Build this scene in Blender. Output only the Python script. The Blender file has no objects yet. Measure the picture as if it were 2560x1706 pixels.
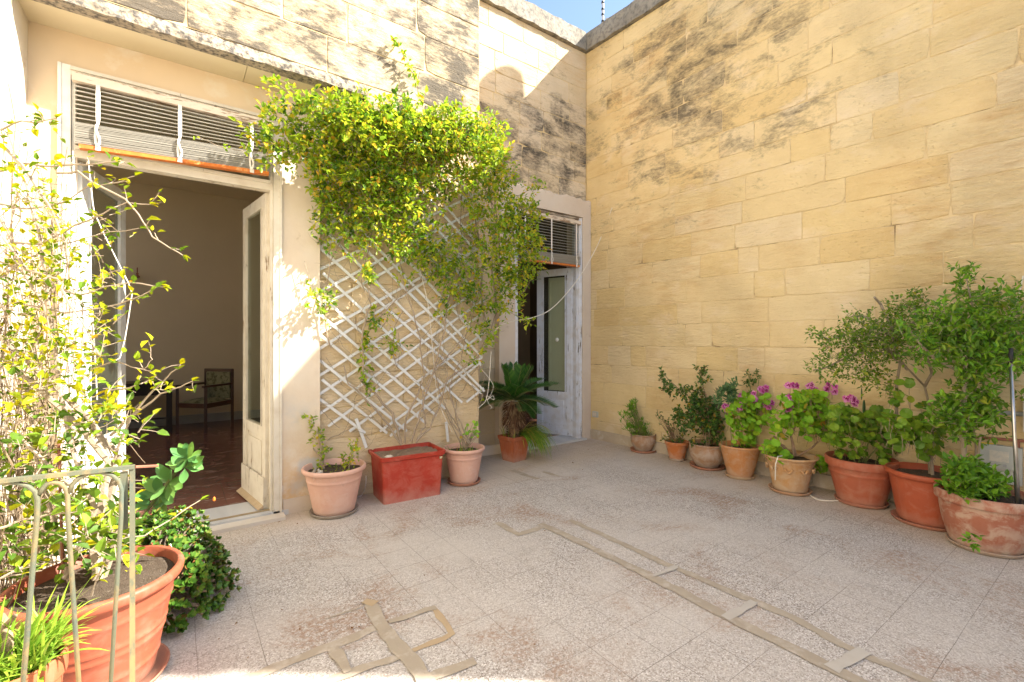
import bpy, math, random
from mathutils import Vector, Matrix
R = random.Random(7)
S = bpy.context.scene
COL = S.collection
# ---------------------------------------------------------------- camera numbers
F = 1160.0; H = 1.40
FW = Vector((0.587, 0.810, 0)).normalized(); RT = Vector((FW.y, -FW.x, 0)); UP = Vector((0, 0, 1))
def ray(u, v): return FW + RT*((u-1280)/F) + UP*((853-v)/F)
CAM = Vector((0, 0, H))
def at(u, v, t): return CAM + ray(u, v)*t
def fl(u, v, z=0.0):
    return at(u, v, (H-z)*F/(v-853))
def onY(u, v, Y):
    r = ray(u, v); return CAM + r*(Y/r.y)
def onX(u, v, X):
    r = ray(u, v); return CAM + r*(X/r.x)
D2 = 2560/2353.0      # display px -> photo px

# ---------------------------------------------------------------- mesh builder
class MB:
    def __init__(s): s.v = []; s.f = []; s.m = []; s.mi = 0
    def add(s, vs, fs):
        b = len(s.v); s.v.extend([tuple(q) for q in vs])
        for f in fs: s.f.append([b+i for i in f]); s.m.append(s.mi)
    def box(s, x0, x1, y0, y1, z0, z1):
        s.add([(x0,y0,z0),(x1,y0,z0),(x1,y1,z0),(x0,y1,z0),(x0,y0,z1),(x1,y0,z1),(x1,y1,z1),(x0,y1,z1)],
              [(0,3,2,1),(4,5,6,7),(0,1,5,4),(1,2,6,5),(2,3,7,6),(3,0,4,7)])
    def obox(s, c, ax, ay, az):
        c = Vector(c); ax = Vector(ax); ay = Vector(ay); az = Vector(az)
        vs = [c+ax*i+ay*j+az*k for k in (-1,1) for (i,j) in ((-1,-1),(1,-1),(1,1),(-1,1))]
        s.add(vs, [(0,3,2,1),(4,5,6,7),(0,1,5,4),(1,2,6,5),(2,3,7,6),(3,0,4,7)])
    def bar(s, a, b, w, h, up=(0,0,1)):
        a = Vector(a); b = Vector(b); d = (b-a); L = d.length; d.normalize()
        u = Vector(up); sd = d.cross(u)
        if sd.length < 1e-4: sd = d.cross(Vector((1,0,0)))
        sd.normalize(); u = sd.cross(d)
        s.obox((a+b)/2, d*L/2, sd*w/2, u*h/2)
    def tube(s, pts, r, n=6, cap=True):
        pts = [Vector(p) for p in pts]
        if len(pts) < 2: return
        if not isinstance(r, (list, tuple)): r = [r]*len(pts)
        d0 = (pts[1]-pts[0]).normalized()
        u = d0.orthogonal().normalized(); vs = []
        for i, p in enumerate(pts):
            d = (pts[min(i+1, len(pts)-1)]-pts[max(i-1, 0)])
            if d.length < 1e-7: d = d0
            d.normalize(); u = (u-d*u.dot(d))
            if u.length < 1e-5: u = d.orthogonal()
            u.normalize(); w = d.cross(u)
            for k in range(n):
                a = 2*math.pi*k/n; vs.append(p+(u*math.cos(a)+w*math.sin(a))*r[i])
        fs = []
        for i in range(len(pts)-1):
            for k in range(n):
                k2 = (k+1) % n; fs.append((i*n+k, i*n+k2, (i+1)*n+k2, (i+1)*n+k))
        if cap: fs.append(tuple(range(n-1,-1,-1))); fs.append(tuple((len(pts)-1)*n+k for k in range(n)))
        s.add(vs, fs)
    def lathe(s, prof, c=(0,0,0), n=40, wob=None, sq=None):
        c = Vector(c); vs = []
        for (r, z) in prof:
            for k in range(n):
                a = 2*math.pi*k/n; rr = r*(wob(a, z, r) if wob else 1)
                vs.append(c+Vector((rr*math.cos(a), rr*math.sin(a)*(sq or 1), z)))
        fs = []
        for i in range(len(prof)-1):
            for k in range(n):
                k2 = (k+1) % n; fs.append((i*n+k, i*n+k2, (i+1)*n+k2, (i+1)*n+k))
        s.add(vs, fs)
    def disc(s, c, r, n=28, jit=0.0, dome=0.0):
        c = Vector(c); vs = [c+Vector((0,0,dome))]
        for q, rr in ((n, r*.5), (n, r)):
            for k in range(n):
                a = 2*math.pi*k/n; vs.append(c+Vector((rr*math.cos(a), rr*math.sin(a), R.uniform(-jit, jit)+dome*(1-rr/r))))
        fs = [(0, 1+k, 1+(k+1) % n) for k in range(n)]
        fs += [(1+k, 1+n+k, 1+n+(k+1) % n, 1+(k+1) % n) for k in range(n)]
        s.add(vs, fs)
    def build(s, name, mats, parent=None, smooth=False):
        me = bpy.data.meshes.new(name)
        off = Vector(WLOC.get(parent.name, (0,0,0))) if parent else Vector((0,0,0))
        vs = [(x-off.x, y-off.y, z-off.z) for x, y, z in s.v] if parent else s.v
        me.from_pydata(vs, [], s.f); me.update()
        if not isinstance(mats, (list, tuple)): mats = [mats]
        for m in mats: me.materials.append(m)
        if len(mats) > 1: me.polygons.foreach_set('material_index', s.m)
        if smooth: me.polygons.foreach_set('use_smooth', [True]*len(me.polygons))
        o = bpy.data.objects.new(name, me); COL.objects.link(o)
        if parent: o.parent = parent
        if parent: WLOC[o.name] = tuple(off)
        return o
WLOC = {}
def tag(o, label=None, cat=None, group=None, kind=None):
    if label: o['label'] = label
    if cat: o['category'] = cat
    if group: o['group'] = group
    if kind: o['kind'] = kind
    return o
def thing(name, label, cat, loc=(0,0,0), group=None):
    o = bpy.data.objects.new(name, None); COL.objects.link(o); o.location = loc
    o.empty_display_size = .1
    WLOC[o.name] = tuple(loc)
    return tag(o, label, cat, group)

# ---------------------------------------------------------------- material DSL
def newmat(name):
    m = bpy.data.materials.new(name); m.use_nodes = True
    nt = m.node_tree; nt.nodes.clear(); return m, NB(nt)
class NB:
    def __init__(s, nt): s.nt = nt; s._geo = None; s._tc = None
    def n(s, t, **kw):
        nd = s.nt.nodes.new(t)
        for k, v in kw.items(): setattr(nd, k, v)
        return nd
    def setin(s, nd, i, v):
        if v is None: return
        if isinstance(v, bpy.types.NodeSocket): s.nt.links.new(v, nd.inputs[i])
        else:
            if isinstance(v, tuple) and len(v) == 3 and nd.inputs[i].type == 'RGBA': v = v+(1,)
            nd.inputs[i].default_value = v
    def geo(s):
        if not s._geo: s._geo = s.n('ShaderNodeNewGeometry')
        return s._geo
    def pos(s): return s.geo().outputs['Position']
    def rnd(s): return s.geo().outputs['Random Per Island']
    def obj(s):
        if not s._tc: s._tc = s.n('ShaderNodeTexCoord')
        return s._tc.outputs['Object']
    def mapv(s, vec, scale=(1,1,1), rot=(0,0,0), loc=(0,0,0)):
        m = s.n('ShaderNodeMapping'); s.setin(m, 'Vector', vec)
        m.inputs['Scale'].default_value = scale; m.inputs['Rotation'].default_value = rot; m.inputs['Location'].default_value = loc
        return m.outputs[0]
    def noise(s, vec, scale, detail=4, rough=.55, dist=0.0):
        m = s.n('ShaderNodeTexNoise'); s.setin(m, 'Vector', vec); s.setin(m, 'Scale', scale)
        s.setin(m, 'Detail', detail); s.setin(m, 'Roughness', rough); s.setin(m, 'Distortion', dist); return m.outputs['Fac']
    def vor(s, vec, scale, feat='F1', out='Distance'):
        m = s.n('ShaderNodeTexVoronoi', feature=feat); s.setin(m, 'Vector', vec); s.setin(m, 'Scale', scale); return m.outputs[out]
    def math(s, op, a, b=None, c=None):
        m = s.n('ShaderNodeMath', operation=op); s.setin(m, 0, a); s.setin(m, 1, b); s.setin(m, 2, c); return m.outputs[0]
    def ramp(s, f, stops):
        m = s.n('ShaderNodeValToRGB'); s.setin(m, 0, f); e = m.color_ramp.elements
        while len(e) < len(stops): e.new(.5)
        for i, (p, c) in enumerate(stops):
            e[i].position = p; e[i].color = (c+(1,)) if isinstance(c, tuple) else (c, c, c, 1)
        return m.outputs[0]
    def mr(s, f, a, b, c=0.0, d=1.0):
        m = s.n('ShaderNodeMapRange'); s.setin(m, 0, f); s.setin(m, 1, a); s.setin(m, 2, b); s.setin(m, 3, c); s.setin(m, 4, d); return m.outputs[0]
    def mix(s, f, a, b, mode='MIX'):
        m = s.n('ShaderNodeMix', data_type='RGBA', blend_type=mode); s.setin(m, 0, f); s.setin(m, 6, a); s.setin(m, 7, b); return m.outputs[2]
    def bump(s, h, strength=.3, dist=.01, nrm=None):
        m = s.n('ShaderNodeBump'); s.setin(m, 'Height', h); s.setin(m, 'Strength', strength); s.setin(m, 'Distance', dist)
        if nrm: s.setin(m, 'Normal', nrm)
        return m.outputs[0]
    def out(s, col, rough=.8, nrm=None, spec=.3, metal=0.0, trans=0.0, tcol=None):
        p = s.n('ShaderNodeBsdfPrincipled'); s.setin(p, 'Base Color', col); s.setin(p, 'Roughness', rough)
        s.setin(p, 'Specular IOR Level', spec); s.setin(p, 'Metallic', metal)
        if nrm: s.setin(p, 'Normal', nrm)
        o = s.n('ShaderNodeOutputMaterial'); sh = p.outputs[0]
        if trans:
            t = s.n('ShaderNodeBsdfTranslucent'); s.setin(t, 0, tcol if tcol is not None else col)
            m = s.n('ShaderNodeMixShader'); s.setin(m, 0, trans); s.nt.links.new(sh, m.inputs[1]); s.nt.links.new(t.outputs[0], m.inputs[2]); sh = m.outputs[0]
        s.nt.links.new(sh, o.inputs[0]); return p

def stone(name, tones, C, SC, smax=.6, dark=(.075,.066,.055), rough_amt=.5, warm=(.47,.25,.085), warm_amt=.6, basez=None, soff=.0):
    m, b = newmat(name); P = b.pos(); r = b.rnd()
    n = len(tones)
    base = b.ramp(r, [((i+.0)/max(1, n-1), t) for i, t in enumerate(tones)])
    wn = b.noise(b.mapv(P, (1,1,.7)), 1.3, 3); wn2 = b.noise(b.mapv(P, (1.5,1.5,7)), 2.2, 6, .65)
    w = b.math('MULTIPLY', b.mr(wn, .48, .7), b.mr(wn2, .4, .65))
    base = b.mix(b.math('MULTIPLY', w, warm_amt), base, warm)
    fine = b.noise(P, 55, 5, .7)
    base = b.mix(b.mr(fine, .25, .8, .0, .35), base, (.72,.57,.36))
    mott = b.noise(P, 4.5, 6, .62)
    base = b.mix(b.mr(mott, .42, .72, .0, .32), base, b.mix(.5, base, (.40,.265,.12)))
    scr = b.noise(b.mapv(P, (2,2,22), loc=(5,2,1)), 2.4, 8, .72, .8)
    scm = b.math('MULTIPLY', b.mr(scr, .56, .66), b.mr(b.noise(b.mapv(P, loc=(8,3,2)), 1.1, 3), .44, .6, .15, .8))
    base = b.mix(b.math('MULTIPLY', scm, .42), base, (.46,.28,.11))
    # pale scoured patches
    pale = b.noise(b.mapv(P, (1,1,1.6), loc=(3,1,7)), 2.1, 6, .6)
    base = b.mix(b.mr(pale, .56, .7, 0, .55), base, (.74,.61,.43))
    # lichen staining: strength falls away from a centre, block by block
    d = b.n('ShaderNodeVectorMath', operation='SUBTRACT'); b.setin(d, 0, P); d.inputs[1].default_value = C
    d2 = b.n('ShaderNodeVectorMath', operation='MULTIPLY'); b.nt.links.new(d.outputs[0], d2.inputs[0]); d2.inputs[1].default_value = SC
    ln = b.n('ShaderNodeVectorMath', operation='LENGTH'); b.nt.links.new(d2.outputs[0], ln.inputs[0])
    reg = b.mr(ln.outputs['Value'], .2, 1.0, 1.0, 0.0)
    big = b.noise(b.mapv(P, (1,1,1.7)), 2.6, 5, .62, .6)
    rr = b.math('FRACT', b.math('MULTIPLY', r, 7.31))
    sv = b.math('ADD', b.math('MULTIPLY', b.math('SUBTRACT', big, .5), 3.4), b.math('MULTIPLY', b.math('SUBTRACT', rr, .5), .28))
    sv = b.math('ADD', sv, b.math('MULTIPLY', b.math('SUBTRACT', reg, .72), 1.0))
    speck = b.noise(b.mapv(P, (1,1,2.6)), 17, 8, .8)
    sv = b.math('ADD', sv, b.math('MULTIPLY', b.math('SUBTRACT', speck, .5), 2.4))
    st = b.math('MULTIPLY', b.mr(sv, -.10-soff, .85-soff, 0, smax), b.mr(reg, 0, .12))
    base = b.mix(st, base, dark)
    if basez:
        z = b.n('ShaderNodeSeparateXYZ'); b.nt.links.new(P, z.inputs[0])
        foot_tint = b.math('MULTIPLY', b.mr(b.math('ADD', z.outputs[2], b.math('MULTIPLY', mott, .5)), basez, .1, 0, 1), .5)  # greyer, darker tint towards the foot of the wall
        base = b.mix(foot_tint, base, (.40,.36,.31))
    er = b.noise(b.mapv(P, (3,3,16)), 2.5, 7, .68, .4)
    er2 = b.noise(P, 30, 5, .7); pit = b.mr(b.vor(b.mapv(P, (1,1,1.8)), 22), .0, .28, -.5, 0)
    rough_m = b.math('MULTIPLY', b.mr(b.noise(P, .9, 3), .40, .62, .3, 1.2), er)
    hgt = b.math('ADD', b.math('ADD', b.math('MULTIPLY', rough_m, 1.0), b.math('MULTIPLY', er2, .2)), b.math('MULTIPLY', pit, b.mr(b.noise(P, 1.7, 3), .5, .62, 0, .5)))
    nr = b.bump(hgt, rough_amt, .045)
    b.out(base, .92, nr, .12); return m

T_B = [(.67,.52,.265),(.69,.545,.30),(.645,.475,.215),(.70,.57,.335),(.67,.51,.245),(.69,.545,.29),(.70,.575,.36),(.67,.52,.27)]
T_A = [(.56,.46,.32),(.60,.50,.35),(.52,.41,.26),(.58,.47,.32),(.62,.53,.40),(.50,.38,.24)]
M_stoneB = stone('side_wall_stone', T_B, (4.9,3.2,4.5), (0,.37,.42), .82, rough_amt=.8, basez=.55)
M_stoneR = stone('recess_stone', T_A, (3.9,4.9,3.95), (.32,0,.62), .95, rough_amt=.5, warm_amt=.6)
M_stoneU = stone('upper_stone', T_A, (1.2,3.8,4.0), (.16,0,.34), .93, rough_amt=.5, warm_amt=.2, soff=.30)
M_stoneT = stone('trellis_wall_stone', [(.64,.51,.32),(.67,.54,.35),(.61,.47,.28)], (0,0,9), (1,1,1), 0, rough_amt=.6, warm_amt=.35, basez=.6)
def simple(name, c1, c2, scale=6, rough=.8, bump=.15, bdist=.01, spec=.3, metal=0.0, det=5, c3=None, stretch=(1,1,1), s3=25, t3=(.55,.7), bs=None):
    m, b = newmat(name); P = b.mapv(b.pos(), stretch)
    n = b.noise(P, scale, det, .6); c = b.mix(b.mr(n, .3, .7), c1, c2)
    if c3: c = b.mix(b.mr(b.noise(P, s3, 6, .65), t3[0], t3[1]), c, c3)
    nr = b.bump(b.noise(P, bs or scale*6, 5, .6), bump, bdist) if bump else None
    b.out(c, rough, nr, spec, metal); return m
M_mortar = simple('lime_mortar', (.64,.50,.29), (.58,.44,.24), 3, .95, .4, c3=(.22,.15,.075), s3=4, t3=(.53,.68))
M_coping = simple('weathered_coping', (.30,.27,.22), (.22,.195,.155), 3, .95, .6, .02, c3=(.10,.095,.085), s3=16, t3=(.46,.70))
M_lip = simple('lichened_lintel_edge', (.42,.35,.26), (.24,.20,.15), 5, .95, .8, .02, c3=(.10,.09,.08), s3=30, t3=(.45,.6))
M_plaster = simple('cream_plaster', (.66,.52,.35), (.60,.46,.30), 1.6, .9, .12, .01, c3=(.66,.57,.44), s3=3.5, t3=(.56,.7))
def plaster_pier():
    m, b = newmat('stained_pier_plaster'); P = b.pos(); z = b.n('ShaderNodeSeparateXYZ'); b.nt.links.new(P, z.inputs[0]); z = z.outputs[2]
    n = b.noise(P, 2.2, 5, .6); n2 = b.noise(P, 7, 6, .65)
    c = b.mix(b.mr(n, .35, .65), (.64,.53,.40), (.68,.59,.47))
    lowm = b.math('MULTIPLY', b.mr(b.math('ADD', z, b.math('MULTIPLY', n2, .6)), 1.15, .45), .8)
    c = b.mix(b.math('MULTIPLY', lowm, b.mr(n2, .42, .6)), c, (.60,.38,.17))
    c = b.mix(b.math('MULTIPLY', b.mr(z, 1.0, .7), b.mr(b.noise(P, 3.3, 4), .53, .62, 0, .7)), c, (.50,.49,.47))
    c = b.mix(b.mr(b.noise(b.mapv(P, (1,1,.5)), 11, 6, .7), .64, .72, 0, .5), c, (.42,.33,.22))
    b.out(c, .9, b.bump(b.noise(P, 14, 5, .6), .2, .02), .2); return m
M_pier = plaster_pier()
M_white_wall = simple('flaking_whitewash', (.74,.68,.58), (.66,.58,.46), 2.5, .9, .3, .02, c3=(.50,.38,.24), s3=5, t3=(.6,.68))
M_soffit = simple('soffit_plaster', (.64,.55,.38), (.60,.50,.33), 2, .9, .06)
M_surround = simple('door_surround_plaster', (.62,.54,.45), (.57,.47,.37), 2.2, .9, .15, c3=(.45,.37,.28), s3=9, t3=(.62,.75))
def peel(name, paint, under, amt, sx=(8,8,.9), scale=3.0, dirt=(.45,.36,.24)):
    m, b = newmat(name); P = b.pos(); v = b.mapv(P, sx)
    n = b.noise(v, scale, 7, .7, .2); n2 = b.noise(P, 5, 4, .6)
    k = b.math('ADD', b.math('MULTIPLY', n, .75), b.math('MULTIPLY', n2, .25))
    mask = b.mr(k, amt, amt+.025)
    un = b.mix(b.noise(v, 14, 5, .7), under, tuple(x*.45 for x in under))
    c = b.mix(b.mr(b.noise(P, 9, 5), .45, .75, 0, .45), paint, dirt)
    c = b.mix(mask, c, un)
    nr = b.bump(b.math('SUBTRACT', 1.0, mask), .6, .004)
    b.out(c, .6, nr, .3); return m
M_paint = peel('peeling_cream_paint', (.66,.60,.49), (.36,.25,.15), .585)
M_paint_left = peel('worn_white_paint', (.74,.72,.66), (.42,.30,.18), .62)
M_paint_grey = peel('peeling_white_paint', (.66,.68,.73), (.28,.24,.20), .585)
M_paint_top = peel('peeling_lintel_paint', (.66,.56,.45), (.40,.27,.17), .53, (1.2,8,9))
M_paint_wood2 = peel('weathered_lintel_wood', (.45,.38,.30), (.22,.17,.12), .50, (1.2,8,9))
M_slat = simple('blind_slat', (.78,.75,.69), (.70,.66,.59), 8, .5, 0)
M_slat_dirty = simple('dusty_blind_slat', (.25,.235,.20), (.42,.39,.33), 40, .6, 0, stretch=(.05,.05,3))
M_tape = simple('ladder_tape', (.74,.71,.66), (.66,.60,.52), 10, .9, .1)
M_rust = simple('rusty_rail', (.60,.19,.03), (.45,.11,.02), 14, .75, .3, .003, c3=(.70,.42,.18), s3=9, t3=(.56,.72), stretch=(1,1,.6))
M_marble = simple('grey_marble', (.60,.59,.56), (.45,.45,.44), 1.2, .35, 0, spec=.5, stretch=(5,.8,1), c3=(.36,.36,.36), s3=4, t3=(.62,.75))
M_ledge = simple('white_stone_ledge', (.62,.57,.50), (.55,.47,.37), 3, .7, .1)
M_lattice = simple('white_lattice', (.70,.70,.68), (.60,.60,.58), 12, .55, .05, c3=(.35,.30,.24), s3=30, t3=(.66,.74))
M_room = simple('dim_room_plaster', (.64,.54,.38), (.60,.51,.355), 1.5, .9, 0)
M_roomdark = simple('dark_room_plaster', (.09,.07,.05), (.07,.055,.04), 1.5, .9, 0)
M_skirt_in = simple('interior_skirting', (.40,.40,.38), (.32,.32,.30), 4, .4, 0)
def room_floor():
    m, b = newmat('red_marble_tiles'); P = b.pos()
    n = b.noise(b.mapv(P, (1,2.2,1), rot=(0,0,.9)), 6, 7, .65, .6)
    c = b.mix(b.mr(n, .56, .70), (.20,.085,.06), (.48,.36,.29))
    c = b.mix(b.mr(b.noise(P, 2, 3), .4, .7, 0, .5), c, (.07,.03,.025))
    br = b.n('ShaderNodeTexBrick', offset=0.0); b.setin(br, 'Vector', P); b.setin(br, 'Scale', 1.0); b.setin(br, 'Mortar Size', .0015)
    br.inputs['Brick Width'].default_value = .35; br.inputs['Row Height'].default_value = .35
    c = b.mix(br.outputs['Fac'], c, (.04,.025,.02))
    b.out(c, .22, None, .5); return m
M_roomfloor = room_floor()
def floor_mat():
    m, b = newmat('terrazzo_paving'); P = b.pos()
    w = b.n('ShaderNodeVectorMath', operation='ADD'); nz = b.n('ShaderNodeTexNoise'); b.setin(nz, 'Vector', P); b.setin(nz, 'Scale', 3.0)
    sc = b.n('ShaderNodeVectorMath', operation='SCALE'); b.nt.links.new(nz.outputs['Color'], sc.inputs[0]); sc.inputs[3].default_value = .006
    b.nt.links.new(P, w.inputs[0]); b.nt.links.new(sc.outputs[0], w.inputs[1]); W = w.outputs[0]
    br = b.n('ShaderNodeTexBrick', offset=0.0); b.setin(br, 'Vector', b.mapv(W, loc=(-.325+.003, -.055, 0))); b.setin(br, 'Scale', 1.0)
    br.inputs['Brick Width'].default_value = .2425; br.inputs['Row Height'].default_value = .2425; b.setin(br, 'Mortar Size', .0017); b.setin(br, 'Mortar Smooth', .3)
    b.setin(br, 'Color1', (0,0,0,1)); b.setin(br, 'Color2', (1,1,1,1)); b.setin(br, 'Mortar', (.5,.5,.5,1))
    tile = br.outputs['Color']
    ch = b.vor(P, 165, 'F1', 'Color'); chs = b.n('ShaderNodeSeparateColor'); b.nt.links.new(ch, chs.inputs[0])
    chd = b.vor(P, 165, 'DISTANCE_TO_EDGE')
    chip = b.ramp(chs.outputs[0], [(0,(.13,.112,.10)),(.25,(.30,.27,.245)),(.5,(.46,.43,.40)),(.8,(.62,.60,.575)),(1,(.80,.78,.76))])
    matrix = b.mix(b.noise(P, 3, 4), (.40,.345,.295), (.50,.44,.38))
    c = b.mix(b.math('MULTIPLY', b.mr(chd, .02, .10), .95), matrix, chip)
    c = b.mix(b.math('MULTIPLY', tile, .14), c, (.30,.25,.21))
    # wear: chips read clean or hidden under dust
    dust = b.noise(P, 1.1, 5, .6, .4)
    c = b.mix(b.mr(dust, .40, .66, 0.0, .72), c, (.54,.495,.445))
    red = b.math('MULTIPLY', b.mr(b.noise(b.mapv(P, loc=(4,2,0)), 1.5, 5, .65, .5), .52, .66), b.mr(b.noise(P, 40, 4, .7), .4, .6))
    c = b.mix(b.math('MULTIPLY', red, .8), c, (.29,.17,.10))
    c = b.mix(b.mr(b.noise(b.mapv(P, loc=(9,5,0)), 2.6, 6, .7), .60, .74, 0, .35), c, (.20,.17,.14))
    c = b.mix(b.mr(b.noise(P, 19, 4, .7), .68, .74, 0, .4), c, (.22,.18,.15))
    # dust line along the house wall and the side wall
    xyz = b.n('ShaderNodeSeparateXYZ'); b.nt.links.new(P, xyz.inputs[0])
    nn = b.math('MULTIPLY', b.noise(P, 2.2, 4), .5)
    ed = b.math('MAXIMUM', b.mr(b.math('ADD', xyz.outputs[0], nn), 4.35, 5.0), b.mr(b.math('ADD', xyz.outputs[1], nn), 3.85, 4.3))
    c = b.mix(b.math('MULTIPLY', ed, .55), c, (.50,.39,.27))
    jn = b.mr(b.noise(P, 1.2, 3), .38, .62, .18, .75)
    c = b.mix(b.math('MULTIPLY', br.outputs['Fac'], jn), c, (.13,.105,.085))
    hg = b.math('SUBTRACT', b.math('MULTIPLY', b.noise(P, 60, 4), .3), br.outputs['Fac'])
    b.out(c, .75, b.bump(hg, .35, .003), .3); return m
M_floor = floor_mat()
M_cement = simple('cement_screed', (.41,.35,.27), (.35,.295,.225), 5, .9, .4, .006, c3=(.50,.44,.37), s3=12, t3=(.5,.7))
M_sandc = simple('sandy_cement', (.46,.35,.22), (.40,.30,.19), 8, .95, .3, .004)
M_palec = simple('pale_cement', (.50,.465,.41), (.45,.41,.35), 9, .9, .2, .004)
def terracotta(name, a, b2, salt=(.62,.52,.44), samt=.5, st=.45, rough=.8, moss=None):
    m, b = newmat(name); P = b.obj(); z = b.n('ShaderNodeSeparateXYZ'); b.nt.links.new(P, z.inputs[0])
    n = b.noise(P, 7, 5, .6); c = b.mix(b.mr(n, .3, .7), a, b2)
    s_ = b.noise(b.mapv(P, (1,1,1.3), loc=(2,3,1)), 9, 6, .65, .5)
    c = b.mix(b.mr(s_, st, st+.16, 0, samt), c, salt)
    c = b.mix(b.mr(b.noise(P, 40, 5, .7), .6, .75, 0, .35), c, tuple(x*.45 for x in a))
    bl = b.math('ADD', z.outputs[2], b.math('MULTIPLY', b.math('SUBTRACT', b.noise(P, 11, 6, .7), .5), .22))
    c = b.mix(b.mr(bl, .12, .0, 0, samt+.1), c, b.mix(.5, salt, (.42,.35,.29)))
    c = b.mix(b.math('MULTIPLY', b.mr(b.noise(b.mapv(P, (1,1,.12), loc=(1,5,2)), 16, 5, .6), .56, .70), samt*.7), c, salt)
    if moss: c = b.mix(b.mr(b.noise(P, 6, 5), .56, .68, 0, .6), c, moss)
    b.out(c, rough, b.bump(b.noise(P, 45, 4), .12, .004), .3); return m
M_pinkpot = terracotta('pale_pink_plastic', (.64,.39,.30), (.60,.355,.275), (.68,.49,.40), .4, .5, .6)
M_terra = terracotta('orange_terracotta', (.50,.225,.085), (.42,.18,.065), (.50,.36,.25), .45)
M_terra_pale = terracotta('pale_terracotta', (.50,.29,.13), (.45,.24,.10), (.52,.41,.29), .55)
M_terra_grey = terracotta('salt_stained_terracotta', (.36,.205,.115), (.30,.175,.10), (.44,.36,.30), .75, .46, moss=(.25,.16,.11))
M_terra_red = terracotta('red_plastic_pot', (.40,.115,.06), (.35,.10,.055), (.46,.25,.17), .35, .5, .55)
M_terra_dark = terracotta('deep_red_terracotta', (.40,.115,.045), (.34,.10,.045), (.50,.36,.28), .3, .6)
M_terra_aged = terracotta('chalky_aged_terracotta', (.30,.10,.06), (.36,.15,.095), (.50,.38,.29), .7, .46, .85)
M_redbox = terracotta('faded_red_tank', (.42,.045,.025), (.36,.04,.022), (.48,.13,.09), .5, .46, .55)
M_saucer_dark = terracotta('dark_saucer', (.20,.17,.13), (.26,.20,.15), (.36,.32,.27), .5)
M_soil = simple('potting_soil', (.07,.048,.03), (.11,.08,.055), 25, .95, .9, .02, c3=(.30,.25,.19), s3=90, t3=(.6,.7))
M_drysoil = simple('dry_soil', (.30,.21,.14), (.22,.15,.10), 15, .95, .9, .02, c3=(.40,.33,.25), s3=70, t3=(.58,.7))
M_bark = simple('grey_bark', (.36,.29,.21), (.26,.20,.14), 18, .9, .4, .006)
M_hugepot = terracotta('dull_red_plastic_tub', (.30,.078,.040), (.27,.070,.036), (.38,.19,.13), .35, .5, .5)
M_twig = simple('brown_twig', (.30,.21,.14), (.22,.14,.09), 20, .9, .2)
M_dead = simple('dry_vine', (.30,.22,.14), (.20,.14,.085), 20, .9, .2)
M_green_stem = simple('green_stem', (.16,.20,.06), (.22,.20,.08), 20, .7, 0)
M_wirew = simple('pale_cord', (.72,.68,.60), (.65,.60,.52), 30, .7, 0)
M_patina = simple('green_patina_iron', (.085,.115,.095), (.15,.135,.075), 9, .7, .3, .002, c3=(.26,.185,.085), s3=16, t3=(.5,.64), metal=.2, stretch=(1,1,.5))
M_rustrod = simple('rusty_iron_rod', (.20,.08,.05), (.28,.12,.07), 20, .85, .3, .002)
M_chrome = simple('dull_steel', (.55,.54,.52), (.42,.40,.38), 12, .3, 0, metal=.9)
M_black = simple('black_rubber', (.02,.02,.02), (.03,.03,.03), 10, .5, 0)
M_grey_pl = simple('grey_plastic', (.46,.46,.43), (.42,.42,.38), 8, .5, .05)
M_pipe = simple('grey_pipe', (.30,.31,.31), (.36,.36,.35), 8, .5, .05)
M_copper = simple('corroded_pipe', (.22,.07,.05), (.35,.16,.10), 15, .7, .2)
M_yellow = simple('yellow_tag', (.75,.55,.03), (.7,.5,.03), 5, .5, 0)
M_darkwood = simple('dark_chair_wood', (.075,.028,.014), (.05,.018,.01), 8, .4, 0, spec=.5)
M_darktable = simple('black_brown_wood', (.045,.03,.022), (.03,.02,.015), 8, .4, 0)
M_uphol = simple('faded_green_damask', (.17,.165,.085), (.25,.24,.15), 22, .9, .2, .003, c3=(.09,.09,.04), s3=14, t3=(.5,.58))
M_mast = simple('galvanised_mast', (.50,.50,.50), (.36,.36,.37), 9, .5, 0, metal=.3)
M_tank = simple('white_tank', (.75,.75,.73), (.7,.7,.68), 3, .5, 0)
M_shutter = simple('grey_green_shutter', (.74,.72,.56), (.70,.68,.52), 3, .6, .03)
M_pitted = simple('roof_screed', (.5,.47,.42), (.42,.39,.35), 3, .9, .1)
def glass(name, tint=(.13,.14,.11)):
    m, b = newmat(name); b.out(tint, .12, None, .6)
    p = [n for n in b.nt.nodes if n.type == 'BSDF_PRINCIPLED'][0]; o = [n for n in b.nt.nodes if n.type == 'OUTPUT_MATERIAL'][0]
    t = b.n('ShaderNodeBsdfTransparent'); t.inputs[0].default_value = (.90,.92,.87,1)
    mx = b.n('ShaderNodeMixShader'); mx.inputs[0].default_value = .13
    b.nt.links.new(t.outputs[0], mx.inputs[1]); b.nt.links.new(p.outputs[0], mx.inputs[2]); b.nt.links.new(mx.outputs[0], o.inputs[0]); return m
M_glass = glass('dusty_glass')
def leafmat(name, stops, rough=.5, trans=.36, tmul=1.2):
    m, b = newmat(name); r = b.rnd(); c = b.ramp(r, stops)
    n = b.noise(b.pos(), 3, 3); c = b.mix(b.mr(n, .35, .65, 0, .3), c, b.mix(.5, c, (.05,.09,.015)))
    t = b.n('ShaderNodeVectorMath', operation='SCALE'); b.nt.links.new(c, t.inputs[0]); t.inputs[3].default_value = tmul
    b.out(c, rough, None, .35, trans=trans, tcol=t.outputs[0]); return m
M_vine = leafmat('jasmine_leaves', [(0,(.14,.27,.014)),(.3,(.24,.38,.018)),(.6,(.37,.48,.022)),(.82,(.50,.52,.03)),(.93,(.66,.52,.035)),(1,(.66,.34,.03))], .42, .45)
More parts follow.
